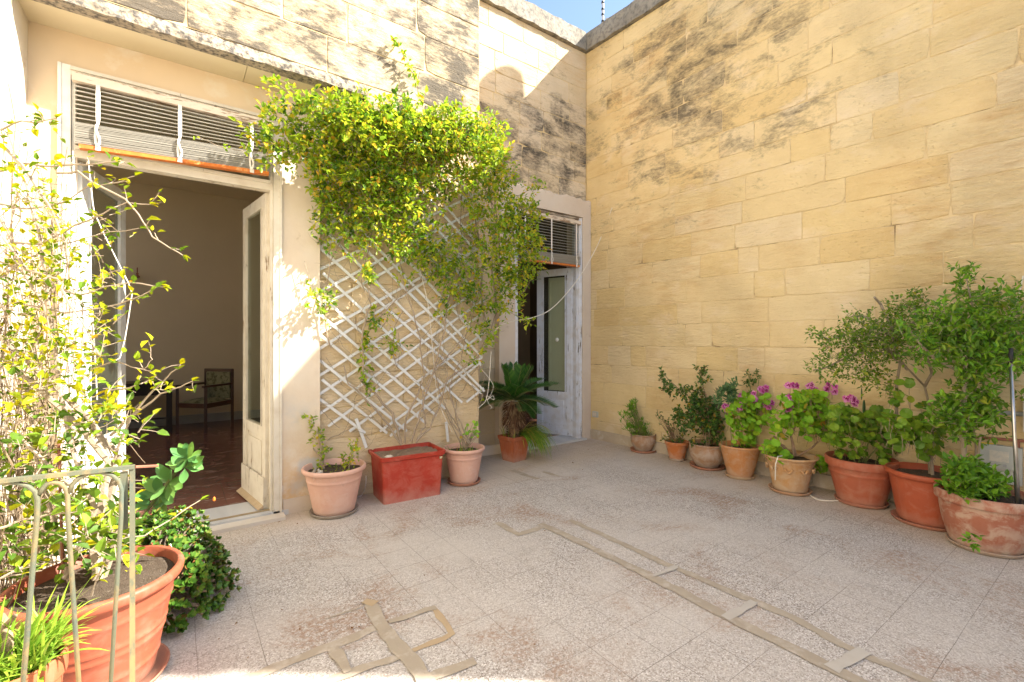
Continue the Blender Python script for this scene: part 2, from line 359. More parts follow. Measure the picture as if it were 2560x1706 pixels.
M_vine_dark = leafmat('dark_vine_leaves', [(0,(.05,.12,.012)),(.5,(.08,.19,.015)),(1,(.15,.26,.02))], .4)
M_shrubl = leafmat('hibiscus_leaves', [(0,(.08,.17,.004)),(.3,(.18,.27,.004)),(.6,(.36,.38,.002)),(.96,(.52,.46,.003)),(1,(.60,.33,.01))], .8, .42, 1.0)
M_shrubd = leafmat('shaded_hibiscus_leaves', [(0,(.05,.11,.008)),(.5,(.10,.19,.01)),(.82,(.20,.28,.008)),(1,(.42,.42,.01))], .6, .30, 1.0)  # darker greens carry the shade of the lower leaves in their colour
M_jade = leafmat('jade_plant_leaves', [(0,(.035,.10,.012)),(.4,(.065,.16,.018)),(.8,(.13,.20,.022)),(.94,(.18,.15,.03)),(1,(.26,.045,.035))], .3, .12)
M_succ = leafmat('grey_green_succulent', [(0,(.08,.22,.06)),(.5,(.14,.32,.08)),(1,(.24,.42,.08))], .4, .15)
M_gera = leafmat('pelargonium_leaves', [(0,(.17,.38,.02)),(.5,(.25,.50,.025)),(.88,(.36,.54,.03)),(.95,(.5,.36,.04)),(1,(.62,.26,.03))], .6, .3)
M_gera2 = leafmat('dark_round_leaves', [(0,(.10,.22,.02)),(.5,(.17,.31,.022)),(.9,(.27,.39,.03)),(1,(.42,.42,.04))], .45, .3)
M_rose = leafmat('rose_leaves', [(0,(.045,.11,.025)),(.6,(.08,.18,.03)),(.82,(.15,.24,.03)),(.9,(.10,.045,.03)),(.96,(.40,.27,.03)),(1,(.5,.36,.03))], .45, .25)
M_tree = leafmat('small_tree_leaves', [(0,(.07,.15,.015)),(.5,(.13,.25,.018)),(.9,(.23,.34,.025)),(1,(.34,.34,.03))], .45, .3)
M_citrus = leafmat('bright_shrub_leaves', [(0,(.07,.19,.014)),(.5,(.14,.32,.018)),(1,(.23,.42,.025))], .4, .3)
M_euph = leafmat('blue_green_leaves', [(0,(.06,.13,.05)),(.5,(.09,.18,.07)),(1,(.14,.25,.08))], .5, .2)
M_cycad = leafmat('cycad_leaflets', [(0,(.016,.07,.014)),(.6,(.035,.12,.02)),(1,(.08,.18,.025))], .3, .12)
M_grassl = leafmat('spider_grass', [(0,(.10,.22,.02)),(.5,(.18,.33,.03)),(.8,(.33,.42,.05)),(.92,(.55,.45,.08)),(1,(.50,.33,.08))], .5, .3)
M_grassb = leafmat('bright_grass', [(0,(.17,.34,.03)),(.6,(.28,.45,.04)),(1,(.40,.50,.06))], .5, .3)
M_trunkc = leafmat('cycad_trunk_scales', [(0,(.05,.02,.012)),(.5,(.12,.05,.025)),(1,(.36,.24,.14))], .8, 0.02)
M_fallen = leafmat('fallen_leaves', [(0,(.10,.05,.02)),(.6,(.25,.12,.04)),(1,(.55,.33,.05))], .8, .05)
M_petal = leafmat('magenta_petals', [(0,(.62,.08,.38)),(.6,(.68,.14,.46)),(1,(.78,.36,.64))], .6, .25, 1.1)
M_blotch = simple('dark_petal_blotch', (.16,.002,.06), (.24,.004,.09), 10, .6, 0)
M_orange = simple('orange_bud', (.70,.13,.02), (.75,.25,.02), 10, .6, 0)

# ---------------------------------------------------------------- world, sun, camera
W = bpy.data.worlds.new('World'); S.world = W; W.use_nodes = True
wn = W.node_tree; wn.nodes.clear()
toS = Vector((1, -.79, 1.11)).normalized()
elev = math.asin(toS.z); az = math.atan2(toS.x, toS.y)
sky = wn.nodes.new('ShaderNodeTexSky'); sky.sky_type = 'NISHITA'; sky.sun_disc = False
sky.sun_elevation = elev; sky.sun_rotation = az; sky.dust_density = 1.2; sky.air_density = 1.0; sky.ozone_density = 1.0
bg = wn.nodes.new('ShaderNodeBackground'); bg.inputs[1].default_value = .08
wo = wn.nodes.new('ShaderNodeOutputWorld')
wn.links.new(sky.outputs[0], bg.inputs[0]); wn.links.new(bg.outputs[0], wo.inputs[0])
sl = bpy.data.lights.new('sun', 'SUN'); sl.energy = 4.1; sl.angle = math.radians(.6); sl.color = (1, .95, .86)
so = bpy.data.objects.new('sun', sl); COL.objects.link(so); so.rotation_euler = (-toS).to_track_quat('-Z', 'Y').to_euler(); so.location = (6,-5,9)
cd = bpy.data.cameras.new('camera'); cd.lens = F/2560*36; cd.sensor_width = 36; cd.clip_start = .05; cd.clip_end = 500
co = bpy.data.objects.new('camera', cd); COL.objects.link(co); co.location = CAM
co.rotation_euler = (math.radians(90), 0, -math.atan2(FW.x, FW.y)); S.camera = co
S.view_settings.view_transform = 'Standard'; S.view_settings.look = 'None'; S.view_settings.exposure = 2.28; S.view_settings.gamma = 1.0

# ---------------------------------------------------------------- masonry
def block_wall(mb, O, D, N, L, z0, z1, ch=.27, bl=(.4,.85), holes=(), seed=1, gap=.0023, dep=.012, jit=.0026, out=.004):
    rr = random.Random(seed); O = Vector(O); D = Vector(D); N = Vector(N)
    zs = sorted(set([z0, z1]+[h[2] for h in holes if z0 < h[2] < z1]+[h[3] for h in holes if z0 < h[3] < z1]))
    def P(s, z, d): return O+D*s+N*d+Vector((0,0,z))
    for za, zb in zip(zs[:-1], zs[1:]):
        n = max(1, round((zb-za)/ch)); cuts = [za+(zb-za)*i/n for i in range(n+1)]
        for i in range(1, n): cuts[i] += rr.uniform(-.02, .02)
        for c0, c1 in zip(cuts[:-1], cuts[1:]):
            zm = (c0+c1)/2; iv = [(0, L)]
            for h in holes:
                if h[2] <= zm <= h[3]:
                    nv = []
                    for a, b in iv:
                        if h[1] <= a or h[0] >= b: nv.append((a, b)); continue
                        if h[0] > a: nv.append((a, h[0]))
                        if h[1] < b: nv.append((h[1], b))
                    iv = nv
            for a, b in iv:
                mb.mi = 1
                mb.add([P(a,c0,-.0035), P(b,c0,-.0035), P(b,c1,-.0035), P(a,c1,-.0035)], [(0,1,2,3)])
                mb.mi = 0
                x = a
                first = True
                while x < b-1e-4:
                    w = rr.uniform(*bl)*(rr.uniform(.4,1) if first else 1); first = False
                    if rr.random() < .12: w *= .5
                    if b-(x+w) < bl[0]*.55: w = b-x
                    e = x+w
                    fo = rr.uniform(0, out); pts = []
                    nx = max(2, int(w/.1)); nz = 3
                    g = gap*rr.uniform(.5, 1.8)
                    def edge(p, q, k):
                        for i in range(k):
                            f = i/k; pts.append([p[0]+(q[0]-p[0])*f+rr.uniform(-jit, jit)*.6, p[1]+(q[1]-p[1])*f+rr.uniform(-jit, jit)])
                    A = (x+g, c0+g); B = (e-g, c0+g); Cc = (e-g, c1-g); Dd = (x+g, c1-g)
                    edge(A, B, nx); edge(B, Cc, nz); edge(Cc, Dd, nx); edge(Dd, A, nz)
                    cx = (x+e)/2; cz = (c0+c1)/2
                    for k in (0, nx, nx+nz, 2*nx+nz):   # worn corners
                        q = rr.uniform(.004, .02) if rr.random() < .35 else .003
                        pts[k][0] += q if pts[k][0] < cx else -q; pts[k][1] += q if pts[k][1] < cz else -q
                    n_ = len(pts); vs = []
                    for (s, z) in pts: vs.append(P(s, z, -dep))
                    for (s, z) in pts: vs.append(P(s, z, fo-.003))
                    for (s, z) in pts:
                        ds = cx-s; dz = cz-z; l = math.hypot(ds, dz); q = .005
                        vs.append(P(s+ds/l*q, z+dz/l*q, fo))
                    fs = []
                    for k in range(n_):
                        k2 = (k+1) % n_; fs.append((k, k2, n_+k2, n_+k)); fs.append((n_+k, n_+k2, 2*n_+k2, 2*n_+k))
                    fs.append(tuple(2*n_+k for k in range(n_)))
                    mb.add(vs, fs); x = e
CB = Vector((4.86, 4.86, 0)); th = math.radians(3.0)
DB = Vector((math.sin(th), -math.cos(th), 0)); NB_ = Vector((-math.cos(th), -math.sin(th), 0))
def wb(s, z=0.0, out=0.0): return CB+DB*s+NB_*out+Vector((0,0,z))
LB = 6.56
# tall side wall
w = thing('stone_wall', 'tall bare yellow limestone wall with dark lichen streaks behind the row of terracotta pots', 'wall', tuple(CB))
mb = MB(); block_wall(mb, CB, DB, NB_, LB, 0, 5.60, .262, (.42,.95), seed=11)
block_wall(mb, CB+DB*LB, DB, NB_, 1.15, 0, 4.4, .27, seed=12); block_wall(mb, CB+DB*(LB+1.15), DB, NB_, 1.1, 0, 1.1, .27, seed=13)  # lowest unseen stretch is added so sun reaches and bounces off the floor
mb.mi = 1
mb.obox(CB+DB*(LB/2-.2)-NB_*.16+Vector((0,0,2.8)), DB*(LB/2+.2), NB_*.145, (0,0,2.8))
mb.obox(CB+DB*(LB+.575)-NB_*.16+Vector((0,0,2.2)), DB*.575, NB_*.145, (0,0,2.2)); mb.obox(CB+DB*(LB+1.7)-NB_*.16+Vector((0,0,.55)), DB*.55, NB_*.145, (0,0,.55))
mb.build('masonry', [M_stoneB, M_mortar], w)
def rough_slab(mb, A, B, z0, z1, n, o0, o1, seed, seg=.12, amp=.008):
    # long slab from A to B along plan, protruding n*o1 in front and n*o0 behind
    rr = random.Random(seed); A = Vector(A); B = Vector(B); L = (B-A).length; k = max(2, int(L/seg)); n = Vector(n); vs = []; fs = []
    for i in range(k+1):
        p = A+(B-A)*i/k
        j = lambda: rr.uniform(-amp, amp)
        vs += [p+n*(o1+j())+UP*(z0+j()), p+n*(o1+j())+UP*((z0+z1)/2+j()), p+n*(o1+j()-.006)+UP*(z1+j()), p+n*o0+UP*z1, p+n*o0+UP*z0]
    for i in range(k):
        for q in range(5): fs.append((i*5+q, (i+1)*5+q, (i+1)*5+(q+1) % 5, i*5+(q+1) % 5))
    fs.append((4,3,2,1,0)); fs.append(tuple(k*5+q for q in range(5))); mb.add(vs, fs)
mb = MB(); rough_slab(mb, wb(-.07), wb(LB), 5.604, 5.85, NB_, -.34, .055, 3); mb.build('coping', M_coping, w)
mb = MB(); rough_slab(mb, wb(.11), wb(LB+2.25), 0.0, .13, NB_, -.01, .035, 4, amp=.003); mb.build('skirting', simple('worn_skirting', (.47,.40,.31), (.38,.31,.23), 5, .9, .3, c3=(.52,.47,.40), s3=9), w)

# recess wall with second door
w = thing('stone_wall', 'stained limestone wall in the far corner above the narrow second doorway', 'wall', (3.7, 4.86, 0))
mb = MB(); block_wall(mb, (2.3,4.86,0), (1,0,0), (0,-1,0), 2.56, 0, 5.60, .262, (.36,.75), holes=[(.96,2.62,0,3.42)], seed=21)
mb.mi = 1
mb.box(2.3,3.26,4.872,5.1,0,5.6); mb.box(3.26,5.05,4.872,5.1,3.42,5.6); mb.box(4.72,4.86,4.872,5.1,0,3.42)
mb.build('masonry', [M_stoneR, M_mortar], w)
mb = MB(); rough_slab(mb, (1.9,4.86,0), (4.80,4.86,0), 5.604, 5.86, (0,-1,0), -.3, .06, 5); mb.build('coping', M_coping, w)
mb = MB()   # plaster surround
mb.box(3.255,3.50,4.76,5.1,0,3.16); mb.box(4.70,4.855,4.76,5.1,0,3.16)
k = 26; vs = []; fs = []; rr = random.Random(9)
for i in range(k+1):
    x = 3.255+(4.855-3.255)*i/k; zt = 3.44+rr.uniform(-.03,.015)
    vs += [(x,4.76,3.161),(x,4.76,zt-.03),(x,4.80,zt),(x,4.87,zt),(x,4.87,3.161)]
for i in range(k):
    for q in range(5): fs.append((i*5+q, (i+1)*5+q, (i+1)*5+(q+1) % 5, i*5+(q+1) % 5))
fs += [(4,3,2,1,0), tuple(k*5+q for q in range(5))]; mb.add(vs, fs)
mb.build('plaster_surround', M_surround, w)
mb = MB(); rough_slab(mb, (3.255,4.76,0), (2.6,4.86,0), 0, .12, (0,-1,0), -.005, .02, 44, amp=.003); mb.build('skirting', M_surround, w)

# house wall with door bay
w = thing('house_wall', 'sunlit limestone house front with a deep lintel over the wide doorway and a plastered pier', 'wall', (.9, 4.12, 0))
UX0, UX1, UY = -.9, 2.335, 3.75
mb = MB(); block_wall(mb, (UX0,UY,0), (1,0,0), (0,-1,0), UX1-UX0, 3.48, 6.1, .285, (.45,.9), seed=36, gap=.004)
mb.mi = 1; mb.box(UX0,UX1-.01,UY+.012,4.5,3.5,6.1); mb.box(1.30,UX1-.01,UY+.012,4.5,3.3,3.5)
mb.mi = 0; block_wall(mb, (1.26,UY,0), (1,0,0), (0,-1,0), UX1-1.26, 3.22, 3.48, .26, (.45,.8), seed=33)
mb.build('upper_masonry', [M_stoneU, M_mortar], w)
mb = MB(); rough_slab(mb, (UX0,UY,0), (1.255,UY,0), 3.395, 3.478, (0,-1,0), -.1, .004, 8, .06, .006); mb.build('lintel_edge', M_lip, w)
mb = MB(); mb.box(UX0, .42, UY+.1, 4.2, 3.40, 3.475); mb.box(.424, 1.25, UY+.1, 4.2, 3.402, 3.475)
mb.box(.86, 1.16, 3.93, 4.2, 3.30, 3.399); mb.build('soffit', M_soffit, w)
mb = MB()
mb.box(-.9,-.612,4.12,4.45,0,3.4); mb.box(-.612,.692,4.12,4.45,3.185,3.4)
mb.build('plaster_wall', M_plaster, w)
mb = MB(); mb.box(.692,.985,4.118,4.45,0,3.4); mb.build('pier', M_pier, w)
mb = MB(); rough_slab(mb, (.70,4.118,0), (.985,4.118,0), 0, .12, (0,-1,0), -.005, .016, 45, amp=.003); mb.build('skirting', M_surround, w)
mb = MB(); block_wall(mb, (.985,4.22,0), (1,0,0), (0,-1,0), 2.62-.985, 0, 3.3, .27, (.5,.9), seed=41, jit=.006, out=.010)
mb.mi = 1; mb.box(.985,2.615,4.232,4.5,0,3.3); mb.box(2.45,2.612,4.5,4.87,0,6.0)
mb.build('trellis_masonry', [M_stoneT, M_mortar], w)

# left return wall
w = thing('whitewashed_wall', 'flaking whitewashed return wall at the far left edge, blazing in full sun', 'wall', (-.75, 2, 0))
mb = MB(); k = 30
vs = []; fs = []; ys = [-1.6+i*(4.12+1.6)/40 for i in range(41)]; zs = [i*6.1/30 for i in range(31)]
rr = random.Random(4)
for y in ys:
    for z in zs: vs.append((-.75+rr.uniform(-.008,.006), y, z))
for i in range(40):
    for j in range(30): fs.append((i*31+j, (i+1)*31+j, (i+1)*31+j+1, i*31+j+1))
mb.add(vs, fs); mb.box(-1.05,-.765,-1.6,4.12,0,6.1); mb.build('wall_face', M_white_wall, w)

# unseen rear wall, added behind the viewer to bounce warm light
w = thing('bounce_wall', 'unseen pale limestone wall added behind the viewer to bounce warm light', 'wall', (2, -3.6, 0))
mb = MB(); block_wall(mb, (-3.4,-3.6,0), (1,0,0), (0,1,0), 8.9, 0, 2.4, .27, seed=51); mb.mi = 1; mb.box(-3.4,5.5,-3.9,-3.615,0,2.4)
mb.build('masonry', [M_stoneB, M_mortar], w)

# ground
mb = MB(); mb.add([(-3.4,-3.9,0),(5.5,-3.9,0),(5.5,5.0,0),(-3.4,5.0,0)], [(0,1,2,3)])
tag(mb.build('terrace_floor', M_floor), kind='structure')
mb = MB(); mb.add([(-400,-400,-4),(400,-400,-4),(400,400,-4),(-400,400,-4)], [(0,1,2,3)])
tag(mb.build('ground', M_pitted), kind='structure')
def strip(pts, w, mat, name, z, seed, label=None):
    rr = random.Random(seed); P = [fl(*p) for p in pts]; mb = MB(); L = []
    for i in range(len(P)-1):
        k = max(1, int((P[i+1]-P[i]).length/.05))
        for j in range(k): L.append(P[i]+(P[i+1]-P[i])*j/k)
    L.append(P[-1]); vs = []
    for i, p in enumerate(L):
        d = (L[min(i+1, len(L)-1)]-L[max(0, i-1)]).normalized(); n = Vector((-d.y, d.x, 0))
        ww = w*(.8 if i in (0, len(L)-1) and mat != M_palec else 1)
        vs += [p+n*(ww/2+rr.uniform(-.009,.007))+UP*z, p-n*(ww/2+rr.uniform(-.009,.007))+UP*z]
    mb.add(vs, [(2*i, 2*i+1, 2*i+3, 2*i+2) for i in range(len(L)-1)])
    tag(mb.build(name, mat), kind='structure')
E = 'cement_patch'
strip([(1243,1307),(1297,1338),(1363,1316)], .062, M_cement, E, .003, 1)
strip([(1351,1311),(1440,1352),(1633,1446),(1882,1576),(2148,1706),(2300,1790)], .068, M_cement, E, .005, 2)
strip([(1425,1301),(1685,1420),(1888,1506),(1980,1545),(2136,1628),(2316,1706),(2480,1790)], .055, M_cement, E, .003, 3)
strip([(1633,1443),(1693,1419)], .035, M_palec, E, .007, 4)
strip([(1812,1548),(1888,1508)], .042, M_palec, E, .007, 5)
strip([(2078,1676),(2160,1628)], .055, M_palec, E, .007, 6)
strip([(922,1509),(959,1573),(1011,1638),(1067,1706),(1120,1770)], .075, M_cement, E, .007, 7)
strip([(962,1562),(833,1615),(688,1671),(599,1706),(500,1750)], .062, M_cement, E, .003, 8)
strip([(972,1557),(1040,1535),(1090,1521)], .045, M_cement, E, .005, 9)
strip([(1080,1517),(1132,1586),(1029,1629)], .035, M_sandc, E, .003, 10)
strip([(1067,1699),(1125,1678),(1188,1654)], .055, M_cement, E, .005, 11)
strip([(1001,1643),(875,1685),(800,1712)], .05, M_cement, E, .005, 12)
strip([(833,1624),(855,1655),(870,1685)], .055, M_cement, E, .009, 13)
strip([(912,1505),(940,1513)], .06, M_sandc, E, .009, 14)
strip([(908,1516),(800,1553)], .012, M_cement, E, .003, 17)
strip([(1279,1177),(1345,1199)], .06, M_cement, E, .003, 15)
strip([(1357,1180),(1398,1192)], .06, M_cement, E, .003, 16)

# rooms behind the doors
def room(x0, x1, y0, y1, z0, z1, mw, mf, nm):
    t = .1
    for nme, bx, m in ((nm+'_wall', (x0-t,x0,y0,y1,z0,z1), mw), (nm+'_wall', (x1,x1+t,y0,y1,z0,z1), mw), (nm+'_wall', (x0-t,x1+t,y1,y1+t,z0,z1), mw),
                       *[(nm+'_ceiling', bb_, mw) for bb_ in (([(x0-t,x1+t,y0,5.6,z1,z1+t), (x0-t,-3.2,5.6,7.8,z1,z1+t), (-.9,x1+t,5.6,7.8,z1,z1+t), (x0-t,x1+t,7.8,y1+t,z1,z1+t)] if nm == 'sitting_room' else [(x0-t,x1+t,y0,y1+t,z1,z1+t)]))], (nm+'_floor', (x0-t,x1+t,y0,y1+t,z0-.09,z0), mf)):  # unseen gap in the sitting room ceiling, added to let sky light in
        q = MB(); q.box(*bx); tag(q.build(nme, m), kind='structure')
ZI = .03
room(-3.4, 2.30, 4.452, 9.42, ZI, 3.9, M_room, M_roomfloor, 'sitting_room')
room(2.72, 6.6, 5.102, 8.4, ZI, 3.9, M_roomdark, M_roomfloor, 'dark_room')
q = MB(); q.box(-3.4,-.612,4.46,4.5,ZI,3.9); q.box(.692,2.3,4.502,4.53,ZI,3.9); q.box(-.612,.692,4.46,4.5,3.2,3.9)
tag(q.build('sitting_room_wall', M_room), kind='structure')
q = MB(); q.box(-3.39,2.29,9.39,9.418,ZI,.17); tag(q.build('room_skirting', M_skirt_in), kind='structure')

# roof slab and tank that throws the rounded shadow
w = thing('roof_slab', 'flat roof behind the tall right wall', 'roof', (7, 1.5, 5.2))
mb = MB(); mb.box(5.30,9.5,-1.3,4.9,5.0,5.3); mb.build('screed', M_pitted, w)
tk = wb(2.35, 0, -.85)+Vector((0,0,5.3))
w = thing('water_tank', 'round-topped white water tank on the roof behind the wall', 'water tank', tuple(tk))
tkx, tky = 5.80, 2.87
WLOC[w.name] = (tkx, tky, 5.3); w.location = (tkx, tky, 5.3)
mb = MB(); mb.lathe([(.02,5.8),(.26,5.8),(.27,5.9),(.27,7.25),(.25,7.38),(.19,7.48),(.10,7.53),(.001,7.54)], (tkx,tky,0), 32); mb.build('tank_body', M_tank, w, True)
for a in range(4):
    q = MB(); c = Vector((tkx+.2*math.cos(a*1.571+.78), tky+.2*math.sin(a*1.571+.78), 0)); q.tube([c+UP*5.3, c+UP*5.8], .025, 6); q.build('leg', M_mast, w)

# ---------------------------------------------------------------- doors
def leafdoor(t, hinge, free, z0, z1, mat, panel_top, side, shutter=False, kick=True):
    A = (Vector(free)-Vector(hinge)); Wd = A.length; A.normalize(); N = Vector((A.y, -A.x, 0))*side  # N: visible side
    Hh = Vector(hinge)
    def bx(m, a0, a1, za, zb, n0, n1):
        c = Hh+A*(a0+a1)/2+N*(n0+n1)/2+UP*(za+zb)/2; m.obox(c, A*(a1-a0)/2, N*(n1-n0)/2, UP*(zb-za)/2)
    sw = .085
    m = MB()
    bx(m, 0, sw, z0, z1, -.02, .02); bx(m, Wd-sw, Wd, z0, z1, -.02, .02)
    bx(m, sw, Wd-sw, z1-.10, z1, -.0185, .0185); bx(m, sw, Wd-sw, panel_top-.07, panel_top, -.0185, .0185)
    bx(m, sw, Wd-sw, z0, z0+.12, -.0185, .0185)
    bx(m, sw+.012, sw+.026, panel_top, z1-.1, .006, .026); bx(m, Wd-sw-.026, Wd-sw-.012, panel_top, z1-.1, .006, .026)
    root = m.build('door_leaf', mat, t)
    WLOC[root.name] = WLOC[t.name]
    m = MB(); bx(m, sw, Wd-sw, z0+.12, panel_top-.07, -.008, .004); bx(m, sw+.05, Wd-sw-.05, z0+.24, panel_top-.13, .004, .013)
    bx(m, sw, sw+.012, z0+.12, panel_top-.07, .004, .017); bx(m, Wd-sw-.012, Wd-sw, z0+.12, panel_top-.07, .004, .017)
    bx(m, sw+.012, Wd-sw-.012, panel_top-.085, panel_top-.07, .004, .017)
    m.build('lower_panel', mat, root)
    if kick:
        m = MB(); bx(m, .004, Wd-.004, z0+.005, z0+.25, .0205, .034); m.build('kick_board', mat, root)
        m = MB(); p = [Hh+N*.034+UP*(z0+.03), Hh+N*.075+UP*(z0+.002), Hh+N*.034+UP*(z0+.002)]
        m.add(p+[q+A*Wd for q in p], [(0,1,2),(5,4,3),(0,3,4,1),(1,4,5,2),(2,5,3,0)]); m.build('weather_bar', simple('bare_oak_bar', (.50,.38,.24), (.40,.29,.17), 12, .7, .1, stretch=(1,6,1)), root)
    m = MB(); bx(m, sw, Wd-sw, panel_top, z1-.1, -.002, .002); m.build('pane', M_glass, root)
    if shutter:
        m = MB(); x0, x1 = .05, Wd-.17
        bx(m, x0, x1, panel_top+.01, z1-.12, -.052, -.030)
        hs = [(panel_top+.05, 1.16), (1.22, 1.60), (1.66, z1-.16)]
        for a, b_ in hs:
            for q in ((x0+.03, x0+.042), (x1-.042, x1-.03)): bx(m, q[0], q[1], a, b_, -.030, -.018)
            bx(m, x0+.042, x1-.042, a, a+.012, -.030, -.018); bx(m, x0+.042, x1-.042, b_-.012, b_, -.030, -.018)
        sh = m.build('inner_shutter', M_shutter, root)
        m = MB(); c = Hh+A*(Wd*.42)+N*(.012)+UP*1.42; m.lathe([(.001,-.03),(.018,-.022),(.026,0),(.018,.022),(.001,.03)], c, 12); m.build('knob', M_slat, root, True)
    return root
def jambset(t, x0, x1, y0, y1, z1, zt, w, mat, mtop, matL=None):
    m = MB()
    m.box(x1-w, x1, y0, y1, .0, z1); m.box(x1-w-.02, x1-w-.002, y0+.02, y1, 0, z1-w)
    m.box(x1-.018, x1-.002, y0-.008, y0-.001, 0, z1)
    m.build('frame_jamb', mat, t)
    m = MB(); m.box(x0, x0+w, y0, y1, 0, z1); m.box(x0+w+.002, x0+w+.02, y0+.02, y1, 0, z1-w); m.box(x0+.002, x0+.018, y0-.008, y0-.001, 0, z1)
    m.build('frame_jamb', matL or mat, t)
    m = MB(); m.box(x0+w, x1-w, y0, y1, z1-w, z1-.002); m.box(x0+w, x1-w, y0-.012, y0-.001, z1-.03, z1-.008); m.build('frame_head', mtop, t)
    m = MB(); m.box(x0+w+.02, x1-w-.02, y0+.02, y1-.02, zt, zt+.075); m.box(x0+w+.02, x1-w-.02, y0+.005, y0+.018, zt+.05, zt+.073); m.build('transom_bar', mat, t)
    m = MB(); m.box(x0+w+.02, x1-w-.02, y0+.07, y0+.075, zt+.077, z1-w); m.build('transom_pane', M_glass, t)
t = thing('french_door', 'wide open double door with peeling cream paint, glazed leaves and a dim room behind', 'door', (.04, 4.15, 0))
jambset(t, -.612, .692, 4.10, 4.22, 3.183, 2.60, .062, M_paint, M_paint, M_paint_left)
d = leafdoor(t, (.605,4.20,0), (.515,4.86,0), .045, 2.595, M_paint, .70, -1)
d = leafdoor(t, (-.525,4.20,0), (-.345,4.86,0), .045, 2.595, M_paint_left, .70, 1)
m = MB(); m.box(-.66, .74, 4.10, 4.49, -.05, .04); m.build('threshold', M_marble, t)
m = MB(); m.box(-.68, .70, 3.985, 4.098, -.05, .026); m.build('sill_ledge', M_ledge, t)
m = MB(); m.box(-.54, .62, 4.155, 4.167, .04, .052); m.build('floor_track', simple('brass_track', (.42,.32,.18), (.36,.27,.15), 9, .6, 0), t)
t = thing('french_door', 'narrow second door in the far corner with flaking blue-white paint, right leaf ajar', 'door', (4.1, 4.86, 0))
jambset(t, 3.50, 4.70, 4.79, 4.90, 3.155, 2.46, .06, M_paint_grey, M_paint_wood2)
leafdoor(t, (4.625,4.90,0), (4.42,5.44,0), .03, 2.455, M_paint_grey, .66, -1, shutter=True, kick=False)
m = MB(); m.box(3.47, 4.72, 4.70, 5.10, -.05, .022); m.build('threshold', M_marble, t)

# ---------------------------------------------------------------- venetian blinds
def blind(t, x0, x1, Y, ztop, n, zl, zr, rl, rr_, tapes, cords, slatmat):
    m = MB(); m.box(x0, x1, Y-.025, Y+.03, ztop-.002, ztop+.05); m.build('head_rail', M_paint_top, t)
    def tilt(k, a, b): return a+(b-a)*k
    def slat(mb, za, zb, wd=.024, ang=.25, lip=.0015):
        vs = []
        for (x, z) in ((x0+.012, za), (x1-.012, zb)):
            for q in (-1, -.33, .33, 1): vs.append((x, Y+q*wd, z-q*wd*math.sin(ang)*-1+.004*(1-q*q)))
        mb.add(vs, [(0,4,5,1),(1,5,6,2),(2,6,7,3)])
        a_, b_ = vs[0], vs[4]; mb.add([a_, b_, (b_[0], b_[1]-.0015, b_[2]+lip), (a_[0], a_[1]-.0015, a_[2]+lip)], [(0,1,2,3)])
    m = MB()
    for i in range(n):
        f = (i+1)/(n+.0); slat(m, ztop+(zl-ztop)*f, ztop+(zr-ztop)*f)
    m.build('open_slats', slatmat, t)
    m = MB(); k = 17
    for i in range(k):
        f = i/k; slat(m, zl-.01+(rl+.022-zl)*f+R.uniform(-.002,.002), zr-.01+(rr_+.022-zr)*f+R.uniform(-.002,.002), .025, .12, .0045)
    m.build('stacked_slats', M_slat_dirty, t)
    m = MB(); m.bar((x0+.035, Y-.006, rl), (x1-.03, Y-.006, rr_), .05, .024); m.build('bottom_rail', M_rust, t)
    for x in tapes:
        f = (x-x0)/(x1-x0); zs = zl+(zr-zl)*f; zb = rl+(rr_-rl)*f
        m = MB(); pts = []; vs = []
        N_ = 16
        for i in range(N_+1):
            g = i/N_; z = ztop+(zs-ztop)*min(1, g*2) if g < .5 else zs+(zb-.014-zs)*(g-.5)*2
            bul = 0 if g < .5 else math.sin((g-.5)*2*math.pi*1.0)*.008
            dx = 0 if g < .5 else math.sin((g-.5)*2*math.pi)*-.014
            hw_ = .011 if g < .5 else .006; vs += [(x-hw_+dx, Y-.031-abs(bul), z), (x+hw_+dx, Y-.031-abs(bul), z)]
        m.add(vs, [(2*i, 2*i+1, 2*i+3, 2*i+2) for i in range(N_)])
        m.add([(x-.014, Y-.036, zb+.013), (x+.014, Y-.036, zb+.013), (x+.014, Y-.036, zb-.016), (x-.014, Y-.036, zb-.016)], [(0,1,2,3)])
        # crumpled bunch of tape
        prev = None; bp = []
        for i in range(9):
            g = i/8; bp.append(Vector((x+math.sin(g*6.28)*-.010, Y-.042-.006*math.sin(g*3.14), zs+(zb+.01-zs)*g)))
        m.tube(bp, [.0055+.0025*(i % 2) for i in range(9)], 6)
        m.build('ladder_tape', M_tape, t)
    for c in cords:
        m = MB(); m.tube(c, .0032, 5); m.build('cord', M_wirew, t)
b1 = thing('venetian_blind', 'wide half-raised white venetian blind with an orange rusty bottom rail over the big doorway', 'blind', (.04, 4.03, 2.66))
tx = [onY(246,300,4.03).x, onY(450,320,4.03).x, onY(629,350,4.03).x]
def pts(l, Y): return [onY(u, v, Y) for u, v in l]
blind(b1, -.535, .615, 4.045, 3.062, 9, 2.80, 2.86, 2.645, 2.70, tx,
      [pts([(220,395),(226,450),(232,510),(236,532),(226,570),(216,615)], 3.98), pts([(236,532),(262,590),(292,650),(322,710),(330,735)], 3.99),
       pts([(216,615),(222,690),(232,800),(238,900),(243,1000)], 3.99), pts([(330,735),(322,790),(312,850),(300,895),(285,905)], 3.99), pts([(182,378),(186,470),(190,560)], 4.0)], M_slat)
b2 = thing('venetian_blind', 'smaller white venetian blind hanging over the narrow corner door, partly behind the vine', 'blind', (4.1, 4.75, 2.5))
tx = [onY(1312,600,4.75).x, onY(1378,600,4.75).x, onY(1440,600,4.75).x]
blind(b2, 3.565, 4.65, 4.77, 3.045, 12, 2.58, 2.60, 2.45, 2.455, tx, [], M_slat)

